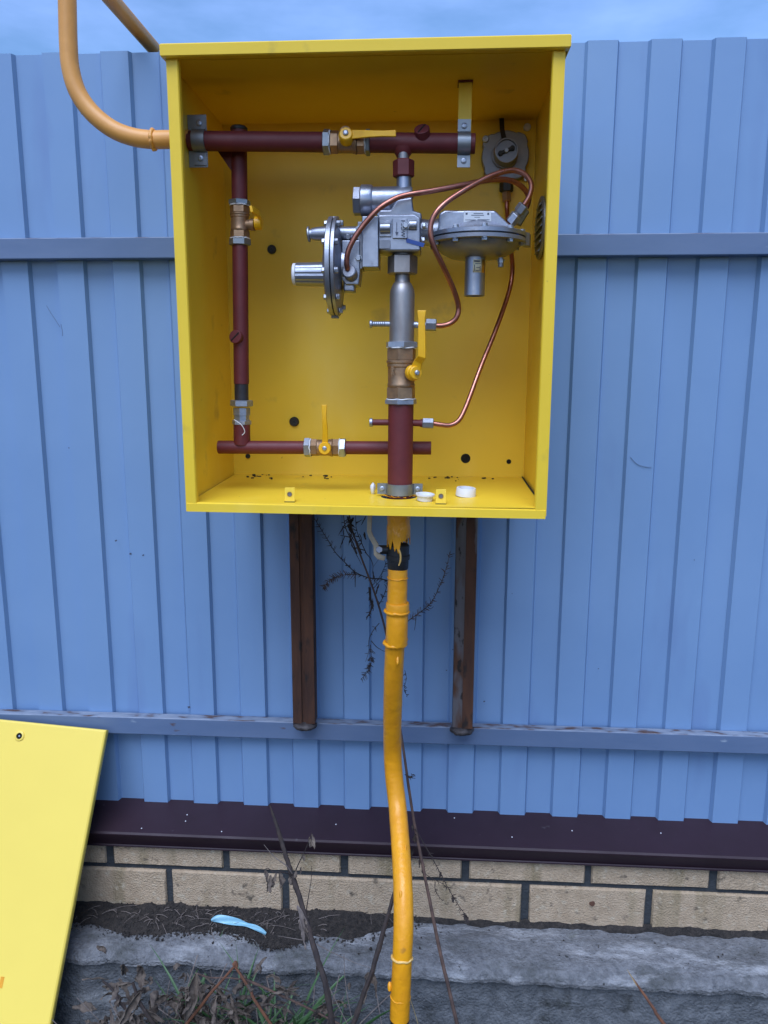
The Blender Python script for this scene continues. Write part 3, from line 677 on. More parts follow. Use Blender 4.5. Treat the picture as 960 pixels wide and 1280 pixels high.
# angle bracket behind the left clamp, welded on the side wall, belongs to the cabinet
q = on_head(250)
MB().box(CX0+.0005, q.x+.011, q.y+.001, q.y+.0025, q.z-.039, q.z+.039).build('clamp_bracket', M['darkzinc'], cab, bevel=.0004)

# ------------------------------------------------------------------ gas regulator
YR = YM
reg = thing('gas_regulator', 'silver cast gas pressure regulator with two diaphragm housings', 'regulator', P(503, 343, YR))
s1 = S(1, 500, 290, YR)                        # one pixel at the regulator, metres
q = lambda x, y, dy=0.0: P(x, y, YR+dy)
# inlet neck and nuts
MB().cyl(q(504, 203), q(504, 184), 6.4*s1, 20).build('inlet_stub', M['steel'], reg)
MB().hexa(q(504.5, 222), q(504.5, 200), 13.2*s1, .002, phase=.0).build('inlet_nut', M['primer'], reg)
MB().lathe(q(505, 248), q(505, 221), [(0, 12*s1), (6*s1, 10*s1), (10*s1, 9.2*s1), (26*s1, 9*s1)], 24).build('inlet_neck', M['alu'], reg)
# filter housing: horizontal cylinder with hex cap
fa, fb = q(466, 251), q(515, 251)
MB().lathe(fa, fb, [(0, 16.2*s1), (46*s1, 17*s1), (49*s1, 15.5*s1)], 36).build('filter_housing', M['alu'], reg)
MB().lathe(q(450.5, 251), fa, [(0, 17*s1), (1.5*s1, 18.8*s1), (13*s1, 18.8*s1), (15.5*s1, 17.4*s1)], 36).build('filter_cap', M['alu'], reg)
MB().hexa(q(442, 252), q(451.5, 252), 17.5*s1, .001, phase=.52).build('filter_hex', M['alu'], reg)
# saddle between the filter and the body
MB().prism([q(470, 262, -.026), q(472, 277, -.026), q(527, 277, -.026), q(527, 266, -.026), q(517, 263, -.026), q(515, 246, -.026), q(496, 249, -.026), q(488, 262, -.026)], V(0, .050, 0)).build('saddle', M['alu'], reg, bevel=.003, seg=3)
# cast body
bd = MB().prism([q(472, 268, -.030), q(472, 312, -.030), q(484, 314, -.030), q(526, 314, -.030), q(526, 272, -.030), q(518, 267, -.030)], V(0, .058, 0)).build('body', M['alu'], reg, bevel=.0035, seg=3)
MB().prism([q(474, 275, -.033), q(474, 296, -.033), q(489, 296, -.033), q(489, 275, -.033)], V(0, .004, 0)).build('pad', M['alu'], bd, bevel=.001)
MB().prism([q(474, 300, -.0315), q(474, 311, -.0315), q(488, 311, -.0315), q(488, 300, -.0315)], V(0, .003, 0)).build('recess', M['aludark'], bd, bevel=.0008)
MB().cyl(q(475, 285, -.036), q(488, 285, -.036), 6*s1, 18).build('rib', M['alu'], bd)
MB().prism([q(490.5, 273, -.0335), q(490.5, 298, -.0335), q(509, 298, -.0335), q(509, 273, -.0335)], V(0, .004, 0)).build('name_pad', M['alu'], bd, bevel=.001)
cast_text('PEOW', q(503.5, 285.5, -.0342), .0085, Matrix.Rotation(R(90), 3, 'X') @ Matrix.Rotation(R(-90), 3, 'Z'), .0006, M['ink'], bd)
ar = MB(); ar.prism([q(495.5, 278, -.0345), q(495.5, 292, -.0345), q(496.3, 292, -.0345), q(496.3, 278, -.0345)], V(0, .001, 0)); ar.prism([q(494, 290, -.0345), q(496, 295, -.0345), q(498, 290, -.0345)], V(0, .001, 0))
ar.build('flow_arrow', M['ink'], bd)
MB().lathe(q(510.5, 291), q(530, 291), [(0, 20*s1), (1*s1, 22*s1), (11*s1, 22*s1), (12*s1, 21*s1), (14*s1, 21*s1), (15*s1, 19*s1)], 36).build('collar', M['alu'], reg)
MB().cyl(q(511.5, 281.5, -.030), q(521, 281.5, -.030), 6*s1, 18).build('lug', M['alu'], reg)
MB().lathe(q(525, 291), q(553, 291), [(0, 17*s1), (8*s1, 15.5*s1), (18*s1, 15.5*s1), (28*s1, 19*s1)], 30).build('link_neck', M['alu'], reg)
bolt = MB(); bolt.lathe((0, 0, 0), (0, 0, 1), [(0, .0058), (.0008, .0058), (.0008, .0048)], 14, cap=False); bolt.lathe((0, 0, .0006), (0, 0, 1), [(0, .0046), (.0036, .0046), (.0044, .0038)], 6)
bolt = bolt.mesh('bolt')
for (x, y, dy, dv) in ((507, 282, -.036, (0, -1, 0)), (528, 282, -.030, (1, 0, 0)), (527, 300, -.026, (1, 0, 0)), (531, 283, -.026, (0, -1, 0))):
    place('bolt', bolt, M['zinc'], q(x, y, dy), dv, reg, spin=.3)
MB().prism([q(507, 297, -.0312), q(508, 303, -.0312), q(529, 309, -.0312), q(531, 304, -.0312), q(516, 300, -.0312)], V(0, .002, 0)).build('paint_mark', M['bluemark'], reg)
# left pilot plate
MB().prism([q(452.5, 270, -.034), q(452.5, 334, -.034), q(473, 334, -.034), q(473, 270, -.034)], V(0, .05, 0)).build('side_plate', M['alu'], reg, bevel=.0015)
MB().prism([q(447, 277, -.022), q(447, 336, -.022), q(453, 336, -.022), q(453, 277, -.022)], V(0, .04, 0)).build('gasket_plate', M['aludark'], reg, bevel=.001)
for (x, y) in ((449, 287), (448, 323)): place('bolt', bolt, M['zinc'], q(x, y, -.023), (0, -1, 0), reg)
# pilot: diaphragm disc on a horizontal axis
pc = q(419, 334); rP = 60*s1
def pl_(x): return q(x, 334)
def lx(x): return (pl_(x)-pl_(405)).length
dz = YM
pdx = MB().lathe(pl_(405), pl_(430), [(0, 17*s1), (lx(407), 22*s1), (lx(410), 47*s1), (lx(412.5), 52*s1), (lx(413), rP*.985), (lx(413.6), rP), (lx(418.6), rP), (lx(419), rP*.985)], 56).build('pilot_cover', M['alu'], reg)
MB().lathe(pl_(419.1), pl_(430), [(0, rP*.975), (.0008, rP*.975)], 48).build('diaphragm', M['black'], reg)
MB().lathe(pl_(419.9), pl_(440), [(0, rP*.985), (.0006, rP), (.0050, rP), (.0056, rP*.985), (.0060, rP*.80), (.009, rP*.62), (.012, rP*.40), (.024, rP*.38)], 56).build('pilot_flange', M['alu'], reg)
for k in range(10):
    g = 2*math.pi*(k+.3)/10; o_ = V(0, math.cos(g), math.sin(g))*rP*.91
    place('bolt', bolt, M['zinc'], pl_(413.2)+o_, (-1, 0, 0), reg, spin=k); place('bolt', bolt, M['zinc'], pl_(425)+o_, (1, 0, 0), reg, spin=k)
# ears on the rim
MB().prism([pl_(413.5)+V(0, -.004, -rP*.98), pl_(413.5)+V(0, .010, -rP*.98), pl_(413.5)+V(0, .008, -rP*1.05), pl_(413.5)+V(0, -.002, -rP*1.05)], V(.012, 0, 0)).build('rim_ear', M['alu'], reg, bevel=.001)
MB().obox(q(415.5, 368, -.03), V(1, 0, 0), V(0, 1, 0), V(0, 0, 1), .006, .02, .004).build('paint_mark', M['bluemark'], reg, bevel=.001)
# spring can with flutes and white cap
b = MB(); a0, a1 = q(369.5, 343), q(409, 343); ax_ = (a1-a0); ln = ax_.length; ax_.normalize(); vs = []; n = 60
for tt, kk in ((0, .93), (.002, 1), (ln*.5, 1.02), (ln, 1.08)):
    for k in range(n):
        g = 2*math.pi*k/n; r = 14.2*s1*kk*(1-.045*(1 if (k % 6) in (0, 1) else 0)); vs.append(a0+ax_*tt+V(0, math.cos(g), math.sin(g))*r)
b.add(vs, [(i*n+k, i*n+(k+1) % n, (i+1)*n+(k+1) % n, (i+1)*n+k) for i in range(3) for k in range(n)]+[tuple(range(n))])
b.build('spring_can', M['alu'], reg, angle=20)
MB().lathe(q(366, 343), a0, [(0, 11.5*s1), (1*s1, 13.6*s1), (4.5*s1, 13.8*s1)], 30).build('can_cap', M['white'], reg)
# upper plunger
a0, a1 = q(390, 292.5), q(414, 292)
MB().lathe(a0, a1, [(0, 7*s1), (6*s1, 8.2*s1), (26*s1, 9.6*s1)], 28).build('plunger_sleeve', M['alu'], reg)
MB().lathe(q(384.5, 293), a0, [(0, 8.5*s1), (1*s1, 9.6*s1), (2.5*s1, 9.6*s1), (3*s1, 6*s1), (6*s1, 6*s1)], 28).build('plunger_disc', M['zinc'], reg)
MB().cyl(q(425, 292), q(451, 292), 8.6*s1, 26).build('plunger_tube', M['alu'], reg)
MB().prism([q(411, 270, -.02), q(411, 310, -.02), q(421, 310, -.02), q(425, 290, -.02), q(421, 270, -.02)], V(0, .034, 0)).build('plunger_flange', M['alu'], reg, bevel=.002)
MB().cyl(q(435, 296, -.004), q(435, 296, -.016), 3.2*s1, 14).build('boss', M['alu'], reg)
# pilot housing
MB().prism([q(427, 300, -.024), q(427, 349, -.024), q(432, 356, -.024), q(448, 356, -.024), q(450, 340, -.024), q(450, 300, -.024)], V(0, .044, 0)).build('pilot_housing', M['alu'], reg, bevel=.002, seg=3)
MB().prism([q(429, 346, -.018), q(429, 364, -.018), q(443, 365, -.018), q(443, 346, -.018)], V(0, .03, 0)).build('housing_foot', M['alu'], reg, bevel=.003, seg=3)
el = q(436, 341, -.028)
MB().cyl(el+V(.004, .01, -.004), el+V(.001, -.010, .002), 8.6*s1, 22, .0015).build('elbow', M['aludark'], reg)
# outlet boss and nut below
MB().lathe(q(503.5, 323), q(503.5, 308), [(0, 13.5*s1), (6*s1, 13.5*s1), (9*s1, 12.5*s1), (13*s1, 9*s1)], 28).build('outlet_boss', M['alu'], reg)
MB().hexa(q(503, 343.5), q(503.3, 319.5), 18.8*s1, .002, phase=.0).build('outlet_nut', M['steel'], reg)
# relief housing: diaphragm on a vertical axis
DX = .004
rc = P(596.5, 298, YR+DX); rR = 60.5*s1; zz = rc.z
ax0 = V(rc.x, rc.y, 0)
def rl(prof, nm, m, seg=56): return MB().lathe(ax0+V(0, 0, zz), ax0+V(0, 0, zz+1), prof, seg).build(nm, M[m], reg)
rl([(-.0310, 20*s1), (-.0290, 34*s1), (-.0215, 45*s1), (-.0125, 52*s1), (-.0095, 53*s1), (-.0092, rR*.985), (-.0086, rR), (-.0034, rR), (-.0028, rR*.985)], 'relief_bowl', 'aludark')
rl([(-.0027, rR*.97), (-.0012, rR*.97)], 'relief_diaphragm', 'black')
rl([(-.0011, rR*.985), (-.0005, rR), (.0050, rR), (.0056, rR*.985), (.0085, rR*.86), (.013, rR*.70), (.020, rR*.55)], 'relief_cover', 'alu')
yf = rc.y-.040
def rq(x, y): p = P(x, y, yf); return p
dm = MB().prism([rq(547, 291), rq(602, 289), rq(650, 291), rq(640, 283), rq(619, 262.5), rq(556, 262.5), rq(549, 266)], V(0, .075, 0)).build('relief_dome', M['alu'], reg, bevel=.004, seg=3)
a_, b_, c_, d_ = rq(579.5, 264.5), rq(614, 264.5), rq(614, 281), rq(579.5, 281)
lb = MB().prism([a_+V(0, -.0004, 0), d_+V(0, -.0004, 0), c_+V(0, -.0004, 0), b_+V(0, -.0004, 0)], V(0, -.0007, 0)).build('name_plate', M['plate'], reg, bevel=.0008)
def ink(x0, x1, y0, y1): 
    pts = [P(x, y, yf-.00135) for x, y in ((x0, y0), (x0, y1), (x1, y1), (x1, y0))]
    MB().prism(pts, V(0, .0002, 0)).build('print_line', M['ink'], lb)
for ln_ in ((592, 604, 266.3, 267.1), (589, 605, 268.6, 269.4), (593, 600, 271.2, 271.8), (581.5, 595, 274.5, 275.1), (597, 612, 274.2, 274.8), (586, 596, 277.2, 277.8), (600, 611, 277.0, 277.6), (582, 584.5, 266, 268.2), (609, 611.5, 266, 268.5)): ink(*ln_)
for k in range(10):
    g = 2*math.pi*(k+.5)/10+.1; o_ = V(math.cos(g), math.sin(g), 0)*rR*.92
    place('bolt', bolt, M['zinc'], V(rc.x, rc.y, zz-.0092)+o_, (0, 0, -1), reg, spin=k)
    place('bolt', bolt, M['alu'], V(rc.x, rc.y, zz+.0056)+o_, (0, 0, 1), reg, spin=k)
ve = V(rc.x-.003, rc.y-.012, zz)
rT = 12.6*s1
vt = MB().lathe(ve+V(0, 0, -.026), ve+V(0, 0, -1), [(0, rT), (.0625, rT), (.0630, rT*.97), (.0630, rT*.86), (.030, rT*.84)], 32).build('vent_tube', M['alu'], reg)
MB().lathe(ve+V(0, 0, -.06), ve+V(0, 0, -1), [(0, rT*.85), (.001, rT*.85)], 24).build('tube_bore', M['hole'], vt)
def wrap(nm, a0, a1, z0, z1, m, rr=1.012):
    b = MB(); n = 8
    b.grid(n, 1, lambda u, v: (ve.x+rT*rr*math.sin(a0+(a1-a0)*u), ve.y-rT*rr*math.cos(a0+(a1-a0)*u), z0+(z1-z0)*v))
    return b.build(nm, M[m], vt, solid=.0002, off=1)
z0 = P(598, 342, ve.y).z; z1 = P(598, 326, ve.y).z
sk = wrap('sticker', -.25, .62, z0, z1, 'paper'); wrap('foil_strip', .64, 1.1, z0, z1, 'foil')
for (u0, u1, v0, v1) in ((-.15, .45, .82, .92), (-.05, .5, .66, .70), (-.12, -.06, .12, .6), (.0, .5, .10, .15), (.05, .4, .36, .40), (.42, .48, .2, .5)):
    wrap('print_line', u0, u1, z0+(z1-z0)*v0, z0+(z1-z0)*v1, 'ink', 1.03)
place('bolt', bolt, M['alu'], P(626, 328, rc.y-.02)+V(0, 0, .004), (0, 0, -1), reg, scale=1.1)
MB().cyl(P(626, 334, rc.y-.02), P(626, 322, rc.y-.02), 3.4*s1, 14).build('drain_plug', M['aludark'], reg)
MB().obox(P(643, 292, rc.y-.045), V(.8, .6, 0), V(-.6, .8, 0), V(0, 0, 1), .006, .004, .0062).build('paint_mark', M['bluemark'], reg, bevel=.001)
MB().prism([V(rc.x+rR*.9, rc.y-.02, zz-.014), V(rc.x+rR*1.06, rc.y-.01, zz-.013), V(rc.x+rR*1.06, rc.y-.01, zz+.006), V(rc.x+rR*.9, rc.y-.02, zz+.007)], V(.004, .022, 0)).build('hinge_lug', M['aludark'], reg, bevel=.001)
# inlet fittings of the relief housing, where the copper tubes arrive
n0, n1 = P(640, 276, -.275), P(655, 256, -.285); fd_ = (n1-n0).normalized(); ll = (n1-n0).length
MB().hexa(n0-fd_*.004, n0+fd_*ll*.40, 7.2*s1, phase=.2).build('elbow_nut', M['zinc'], reg)
MB().cyl(n0+fd_*ll*.38, n0+fd_*ll*.56, 5.0*s1, 16).build('elbow_thread', M['steel'], reg)
MB().hexa(n0+fd_*ll*.54, n1, 6.8*s1, phase=.5).build('elbow_nut', M['zinc'], reg)
m0, m1 = P(646, 280, -.235), P(657, 262, -.235)
MB().hexa(m0, m1, 6.2*s1, phase=.3).build('elbow_nut', M['darkzinc'], reg)

# ------------------------------------------------------------------ gauge cock on the back wall
gz = thing('wall_regulator', 'round grey gauge cock with ringed knob on the back panel', 'gauge', P(632, 225, CYB))
gc = P(632, 194, CYB-.022); rg = S(29.5, 632, 194, CYB-.03)
b = MB(); n = 72; pts = []
for k in range(n):
    g = 2*math.pi*k/n; r = rg
    for ga in (R(142), R(45), R(-48), R(-132)):
        dd = abs((g-ga+math.pi) % (2*math.pi)-math.pi); r = max(r, rg*1.14-.35*rg*max(0, dd-.06)) if dd < .3 else r
    pts.append(gc+V(math.cos(g)*r, 0, math.sin(g)*r))
MB().prism(pts, V(0, .020, 0)).build('housing', M['aludark'], gz, bevel=.002)
kc = P(632.5, 190, CYB-.045); rk = S(15, 632, 190, CYB-.045)
MB().lathe(kc+V(0, .024, 0), kc+V(0, -1, 0), [(0, rk*1.12), (.008, rk*1.1), (.009, rk), (.034, rk), (.036, rk*.95), (.036, rk*.86), (.029, rk*.84)], 40).build('knob', M['aludark'], gz)
MB().lathe(kc+V(0, -.004, 0), kc+V(0, -1, 0), [(0, rk*.84), (.0012, rk*.84)], 30).build('dial', M['aludark'], gz)
u = V(math.cos(R(22)), 0, math.sin(R(22)))
MB().obox(kc+V(0, -.0085, 0), u, V(0, 1, 0), u.cross(V(0, 1, 0)), rk*.70, .003, rk*.13).build('dial_bar', M['black'], gz, bevel=.0012)
for s in (-1, 1): MB().cyl(kc+u*s*rk*.52+V(0, -.004, 0), kc+u*s*rk*.52+V(0, -.011, 0), rk*.2, 16).build('dial_stud', M['black'], gz)
MB().cyl(kc+V(0, -.004, 0), kc+V(0, -.0125, 0), rk*.17, 16).build('dial_pin', M['zinc'], gz)
tq = P(628, 148, CYB-.012)
strip(MB(), [P(631, 178, CYB-.030), P(627.6, 162, CYB-.026), P(627, 148, CYB-.018)], V(.0042, 0, 0), V(0, -.002, 0)).build('tie_strap', M['black'], gz, bevel=.0004)
for (x, y, r) in ((607, 174, 4.2), (659, 159, 4.6), (657, 224, 3)):
    p = P(x, y, CYB-.024 if x == 607 else CYB-.004); rr = S(r, x, y, p.y)
    MB().lathe(p+V(0, .003, 0), p+V(0, -1, 0), [(0, rr), (.005, rr), (.0065, rr*.8), (.0065, rr*.4), (.005, rr*.35)], 16).build('screw', M['white' if x == 659 else 'zinc'], gz)
MB().hexa(P(633, 240, CYB-.024), P(633, 228, CYB-.024), S(8.5, 633, 234, CYB)).build('fitting_base', M['black'], gz)
MB().hexa(P(633.5, 252, CYB-.024), P(633, 239, CYB-.024), S(5.8, 633, 245, CYB), phase=.4).build('fitting_nut', M['brass'], gz)

# ------------------------------------------------------------------ copper impulse tubes
rC = S(3.3, 560, 300, YM)
def copper(pts, r, label, nuts=()):
    w = [P(x, y, Y) for x, y, Y in pts]
    t = thing('copper_tube', label, 'tube', w[0], 'copper impulse tubes')
    MB().tube(w, r, 14, 8).build('tube', M['copper'], t)
    for (a, c, rn, m) in nuts: MB().hexa(P(*a), P(*c), rn, phase=.3).build('union_nut', M[m], t)
    return t
t = copper([(436, 340, -.318), (434, 334, -.330), (433.5, 322, -.334), (438, 307, -.336), (450, 287, -.336), (470, 264, -.336), (487, 252, -.335), (505, 244.5, -.333), (540, 238.5, -.322), (575, 232, -.305), (605, 226, -.285), (625, 224, -.272), (642, 227, -.262), (655, 236, -.252), (661, 248, -.243), (658, 260, -.236)], rC,
       'upper copper tube arching from the left pilot over the regulator')
o = MB().tube([P(436, 343, -.324)+V(math.cos(g)*.0062, -.002*math.sin(g), math.sin(g)*.0052) for g in [2*math.pi*k/14 for k in range(15)]], .0013, 6, 3).build('seal_ring', M['white'], t)
copper([(541, 406.5, YM), (552, 407, YM), (563, 404, YM), (571, 396, YM), (573, 383, YM), (567, 362, YM-.012), (553, 331, YM-.040), (543, 310, YM-.052), (538, 291, YM-.056), (541, 273, YM-.056), (553, 257, YM-.052), (575, 241, YM-.040), (605, 224, YM-.020), (625, 216, YM-.008), (642, 213, YM), (656, 218, YM+.003), (664, 230, YM+.004), (662, 244, YM+.004), (655, 256, YM+.005)], rC,
       'looping copper tube in front of the relief housing down to the steel pipe', [((532, 406, YM), (545.5, 406.5, YM), S(7.6, 540, 406, YM), 'zinc')])
copper([(633.5, 250, CYB-.024), (634, 266, CYB-.026), (637, 300, CYB-.05), (640, 325, -.15), (640, 345, -.17), (634, 372, -.185), (619, 414, -.215), (602, 456, -.24), (588, 494, -.262), (580, 514, -.275), (573, 526, -.283), (563, 531.5, -.288), (552, 531, YM), (540, 529, YM)], rC*.95,
       'long copper tube slanting from the gauge cock to the red riser stub', [((528, 529, YM), (542, 529.3, YM), S(6.6, 535, 529, YM), 'zinc')])

# ------------------------------------------------------------------ outlet pipe at the top left, over the fence
XO = -.473
ow = P(213, 174.5, -.285)
pp = [V(CX0+.004, -.285, ow.z), P(205, 174.5, -.285), P(188, 174.5, -.285), P(165, 171, -.285), P(140, 161, -.285), P(115, 141, -.285), P(97, 115, -.285), P(88, 85, -.285), P(85.5, 55, -.285), P(84.5, 20, -.285), P(84, 0, -.285)]
zo = 1.967; xt = pp[-1].x
pp += [V(xt, -.285, zo-.055), V(xt, -.280, zo-.035), V(xt, -.266, zo-.012), V(xt, -.245, zo-.002), V(xt, -.22, zo), V(xt, .2, zo), V(xt, 1.2, zo+.005), V(xt, 3.5, zo+.01)]
outp = thing('outlet_pipe', 'faded orange gas pipe bending up from the cabinet side and over the fence', 'pipe', pp[0])
rO = S(10.9, 150, 160, -.285)
MB().tube(pp, rO, 26, 6).build('pipe', M['pipe_faded'], outp)
w = MB(); c = P(192, 174.5, -.285)
def bead(c, axis, r, rt, n=30, amp=.35, seed=0):
    axis = axis.normalized(); u = axis.orthogonal().normalized(); v_ = axis.cross(u)
    pts = [c+(u*math.cos(g)+v_*math.sin(g))*r+axis*.0018*mnoise.noise(V(math.cos(g)*2, math.sin(g)*2, seed)) for g in [2*math.pi*k/n for k in range(n+1)]]
    rad = [rt*(1+amp*mnoise.noise(V(k*.7, seed, 2))) for k in range(n)]; rad.append(rad[0])
    return MB().tube(pts, rad, 8, 2)
bead(c, V(1, 0, 0), rO, .0032, seed=3).build('weld_bead', M['pipe_faded'], outp, angle=60)
MB().lathe(c+V(0, -.004, -rO*.9), c+V(0, -.004, -1), [(0, .004), (.003, .0032), (.006, .0012)], 10).build('paint_drip', M['pipe_faded'], outp)
p = P(101.5, 142.5, -.287); MB().lathe(p+V(.004, .002, .004), p+V(-1, -.5, -1), [(0, .003), (.004, .0026), (.006, .001)], 8).build('paint_drip', M['pipe_faded'], outp)

# ------------------------------------------------------------------ yellow riser below the cabinet
path = [(499, 640, -.290), (498, 665, -.290), (497.5, 690, -.290), (497, 730, -.292), (495.5, 775, -.292), (493.5, 810, -.287), (491.5, 860, -.262), (490.5, 905, -.228), (490.8, 940, -.205), (493, 975, -.208), (497, 1010, -.228), (501, 1060, -.290), (503.5, 1105, -.345), (504.5, 1150, -.382), (503, 1195, -.402), (501, 1240, -.408), (499.5, 1272, -.410)]
rz_pts = [P(*a) for a in path]; rY = .0172
rsr = thing('riser_pipe', 'bent yellow painted gas riser pipe from the ground up to the cabinet', 'pipe', V(rz_pts[-1].x, rz_pts[-1].y, -.07))
rz_pts[2] = P(497, 711, -.290); b = MB().tube(rz_pts[2:], rY, 30, 7); 
b.v = [tuple(Vector(v)*1.0+V(.0006*mnoise.noise(V(v[0]*60, v[1]*60, v[2]*25)), .0006*mnoise.noise(V(v[0]*60+9, v[1]*60, v[2]*25)), 0)) for v in b.v]
b.build('pipe', M['pipe_yellow'], rsr, angle=60)
bt = rz_pts[-1]
MB().tube([bt+V(0, 0, .004), bt+V(.0008, -.0012, -.06), bt+V(.001, -.001, -.20)], rY*.93, 24, 3).build('plastic_pipe', M['black'], rsr)
# couplings and welds
def seg_at(y0, y1, Y, k, nm, m='pipe_yellow', prof=None, xo=0):
    x = lambda y: 499-(y-640)*.020+xo
    a, c = P(x(y1), y1, Y), P(x(y0), y0, Y); l = (c-a).length
    pr = prof(l, rY*k) if prof else [(0, rY*k*.95), (.003, rY*k), (l-.003, rY*k), (l, rY*k*.95)]
    return MB().lathe(a, c, pr, 30).build(nm, M[m], rsr)
seg_at(758, 806, -.292, 1.10, 'coupling'); seg_at(753, 768, -.2922, 1.18, 'coupling_rim', xo=.3); seg_at(797, 800, -.29, 1.15, 'coupling_ring')
ca = P(494, 804, -.289); bead(ca, V(.03, -.03, 1), rY*1.10, .0032, seed=1).build('weld_bead', M['pipe_yellow'], rsr, angle=60)
bead(P(496, 764, -.292), V(.03, 0, 1), rY*1.17, .0026, seed=5).build('weld_bead', M['pipe_yellow'], rsr, angle=60)
bead(P(497, 722, -.292), V(.03, 0, 1), rY*1.00, .0010, seed=8).build('weld_bead', M['pipe_yellow'], rsr, angle=60)
bead(P(502.5, 1197, -.402), V(.02, .25, 1), rY*1.0, .0024, seed=2).build('weld_bead', M['peach'], rsr, angle=60)
bead(P(500.5, 1245, -.408), V(.02, .05, 1), rY*.98, .0012, seed=9).build('weld_bead', M['pipe_yellow'], rsr, angle=60)
for (x, y, Y, r) in ((497, 824, -.303, .0022), (501, 1118, -.372, .003), (492, 930, -.225, .0022), (507, 1060, -.306, .0015), (487, 1232, -.41, .0035)):
    p = P(x, y, Y); MB().lathe(p+V(0, .004, .004), p+V(0, -.0035, -.012), [(0, r*.5), (.004, r), (.010, r), (.014, r*.6), (.015, r*.2)], 10).build('paint_drip', M['pipe_yellow'], rsr)
# paint hanging over the black stop valve: the body of the valve
sv = thing('stop_valve', 'black stop valve under the cabinet with cream cranked handle and orange paint', 'valve', P(497, 705, -.29))
def vprof(l, r): return [(0, r*.80), (l*.10, r*.96), (l*.42, r*.98), (l*.44, r*1.08), (l*.60, r*1.08), (l*.62, r), (l*.95, r), (l, r*.9)]
a, c = P(497.3, 713, -.29), P(497.8, 680, -.29); l = (c-a).length; r = S(13.6, 497, 695, -.29)
MB().lathe(a, c, vprof(l, r), 30).build('body', M['black'], sv)
a2, c2 = P(498, 684, -.29), P(498.5, 640, -.29); l2 = (c2-a2).length
b = MB(); n = 110; rows = 8; rr = S(13.4, 497, 665, -.29)
def pf(u, v):
    g = 2*math.pi*u+math.pi; drip = 2.0*mnoise.noise(V(math.cos(g)*3.4, math.sin(g)*3.4, 1.7))
    z = c2.z+.006-(l2+-.006+.020*max(-.3, min(1, drip)))*v; k = rr*(1.04 if v > .55 else (.98 if v > .3 else 1.02))*(1+.02*mnoise.noise(V(g*2, v*6, 4)))
    cc = c2.lerp(a2, min(1, v)); return (cc.x+k*math.sin(g), cc.y-k*math.cos(g), z)
b.grid(n, 20, pf); b.build('paint_coat', M['pipe_yellow'], sv, solid=.0012, angle=60)
pd = MB().tube([P(498.5, 687, -.29-r*1.03), P(500.5, 693, -.29-r*1.06), P(500.5, 701, -.29-r*1.06), P(498.5, 707, -.29-r*1.04)], [.0018, .0016, .0015, .0012], 8).build('paint_drip', M['peach'], sv)
MB().cyl(P(487, 687, -.29), P(472, 687, -.295), S(5.6, 480, 687, -.29), 20).build('spindle', M['black'], sv)
hp = [P(463, 636, -.297), P(462, 650, -.297), P(461.5, 664, -.297), P(464, 671, -.297), P(470, 681, -.299), P(470.5, 692, -.300), P(474, 696, -.300), P(481, 698, -.296)]
lever(MB(), hp, [.0042, .0040, .0040, .0042, .0046, .0050, .0050, .0040], .0020, V(0, -1, 0)).build('handle', mat('cream_grip', (.40, .33, .24), (.30, .24, .17), .6, scale=60), sv, bevel=.0010)
MB().cyl(P(474, 687, -.296), P(474, 687, -.306), S(4.5, 474, 687, -.3), 6).build('handle_nut', M['aludark'], sv)

# ------------------------------------------------------------------ cabinet door leaning on the fence, lower left
tr = P(133, 912.5, -.050); br_ = P(63, 1280, -.305)
dn = (br_-tr).normalized(); tl = P(0, 900.5, -.052); lf = (tl-tr); lf = (lf-dn*lf.dot(dn)).normalized()
nr = dn.cross(lf).normalized()
if nr.y > 0: nr = -nr
Wd, Hd = .575, .735
door = thing('cabinet_door', 'detached yellow cabinet door leaning against the lower fence rail', 'door', tr+dn*Hd+lf*Wd*.5)
def dpt(u, v, w): return tr+lf*u+dn*v+nr*w
b = MB()
rim = .014; vs = []
for w_, ins in ((-rim, 0), (-.0045, 0), (-.0016, .0012), (0, .0042)):
    vs += [dpt(ins, ins, w_), dpt(Wd-ins, ins, w_), dpt(Wd-ins, Hd-ins, w_), dpt(ins, Hd-ins, w_)]
fs = []
for k in (0, 4, 8):
    for i in range(4): fs.append((k+i, k+(i+1) % 4, k+4+(i+1) % 4, k+4+i))
fs.append((12, 13, 14, 15)); b.add(vs, fs)
b.build('door_sheet', M['door'], door, solid=.0011, smooth=False)
hc = P(24.5, 920, 0); # lock hole: on the door plane
dd = (hc-CAM); tt = (tr-CAM).dot(nr)/dd.dot(nr); hc = CAM+dd*tt
lk = MB().lathe(hc-nr*.001, hc+nr, [(0, .0108), (.0030, .0102), (.0036, .0092), (.0036, .0066), (.0006, .0064)], 24, cap=False).build('lock_ring', M['door'], door)
MB().lathe(hc+nr*.0003, hc+nr, [(0, .0066), (.0002, .0066)], 20).build('lock_hole', M['hole'], lk)
MB().lathe(hc+nr*.0005, hc+nr, [(0, .0022), (.0012, .0018)], 12).build('lock_pin', M['zinc'], lk)
sm = P(2, 1228, 0); dd = sm-CAM; tt = (tr-CAM).dot(nr)/dd.dot(nr); sm = CAM+dd*tt
MB().obox(sm+nr*.0003, dn, lf, nr, .010, .0035, .0003).build('paint_smear', M['pipe_yellow'], door)

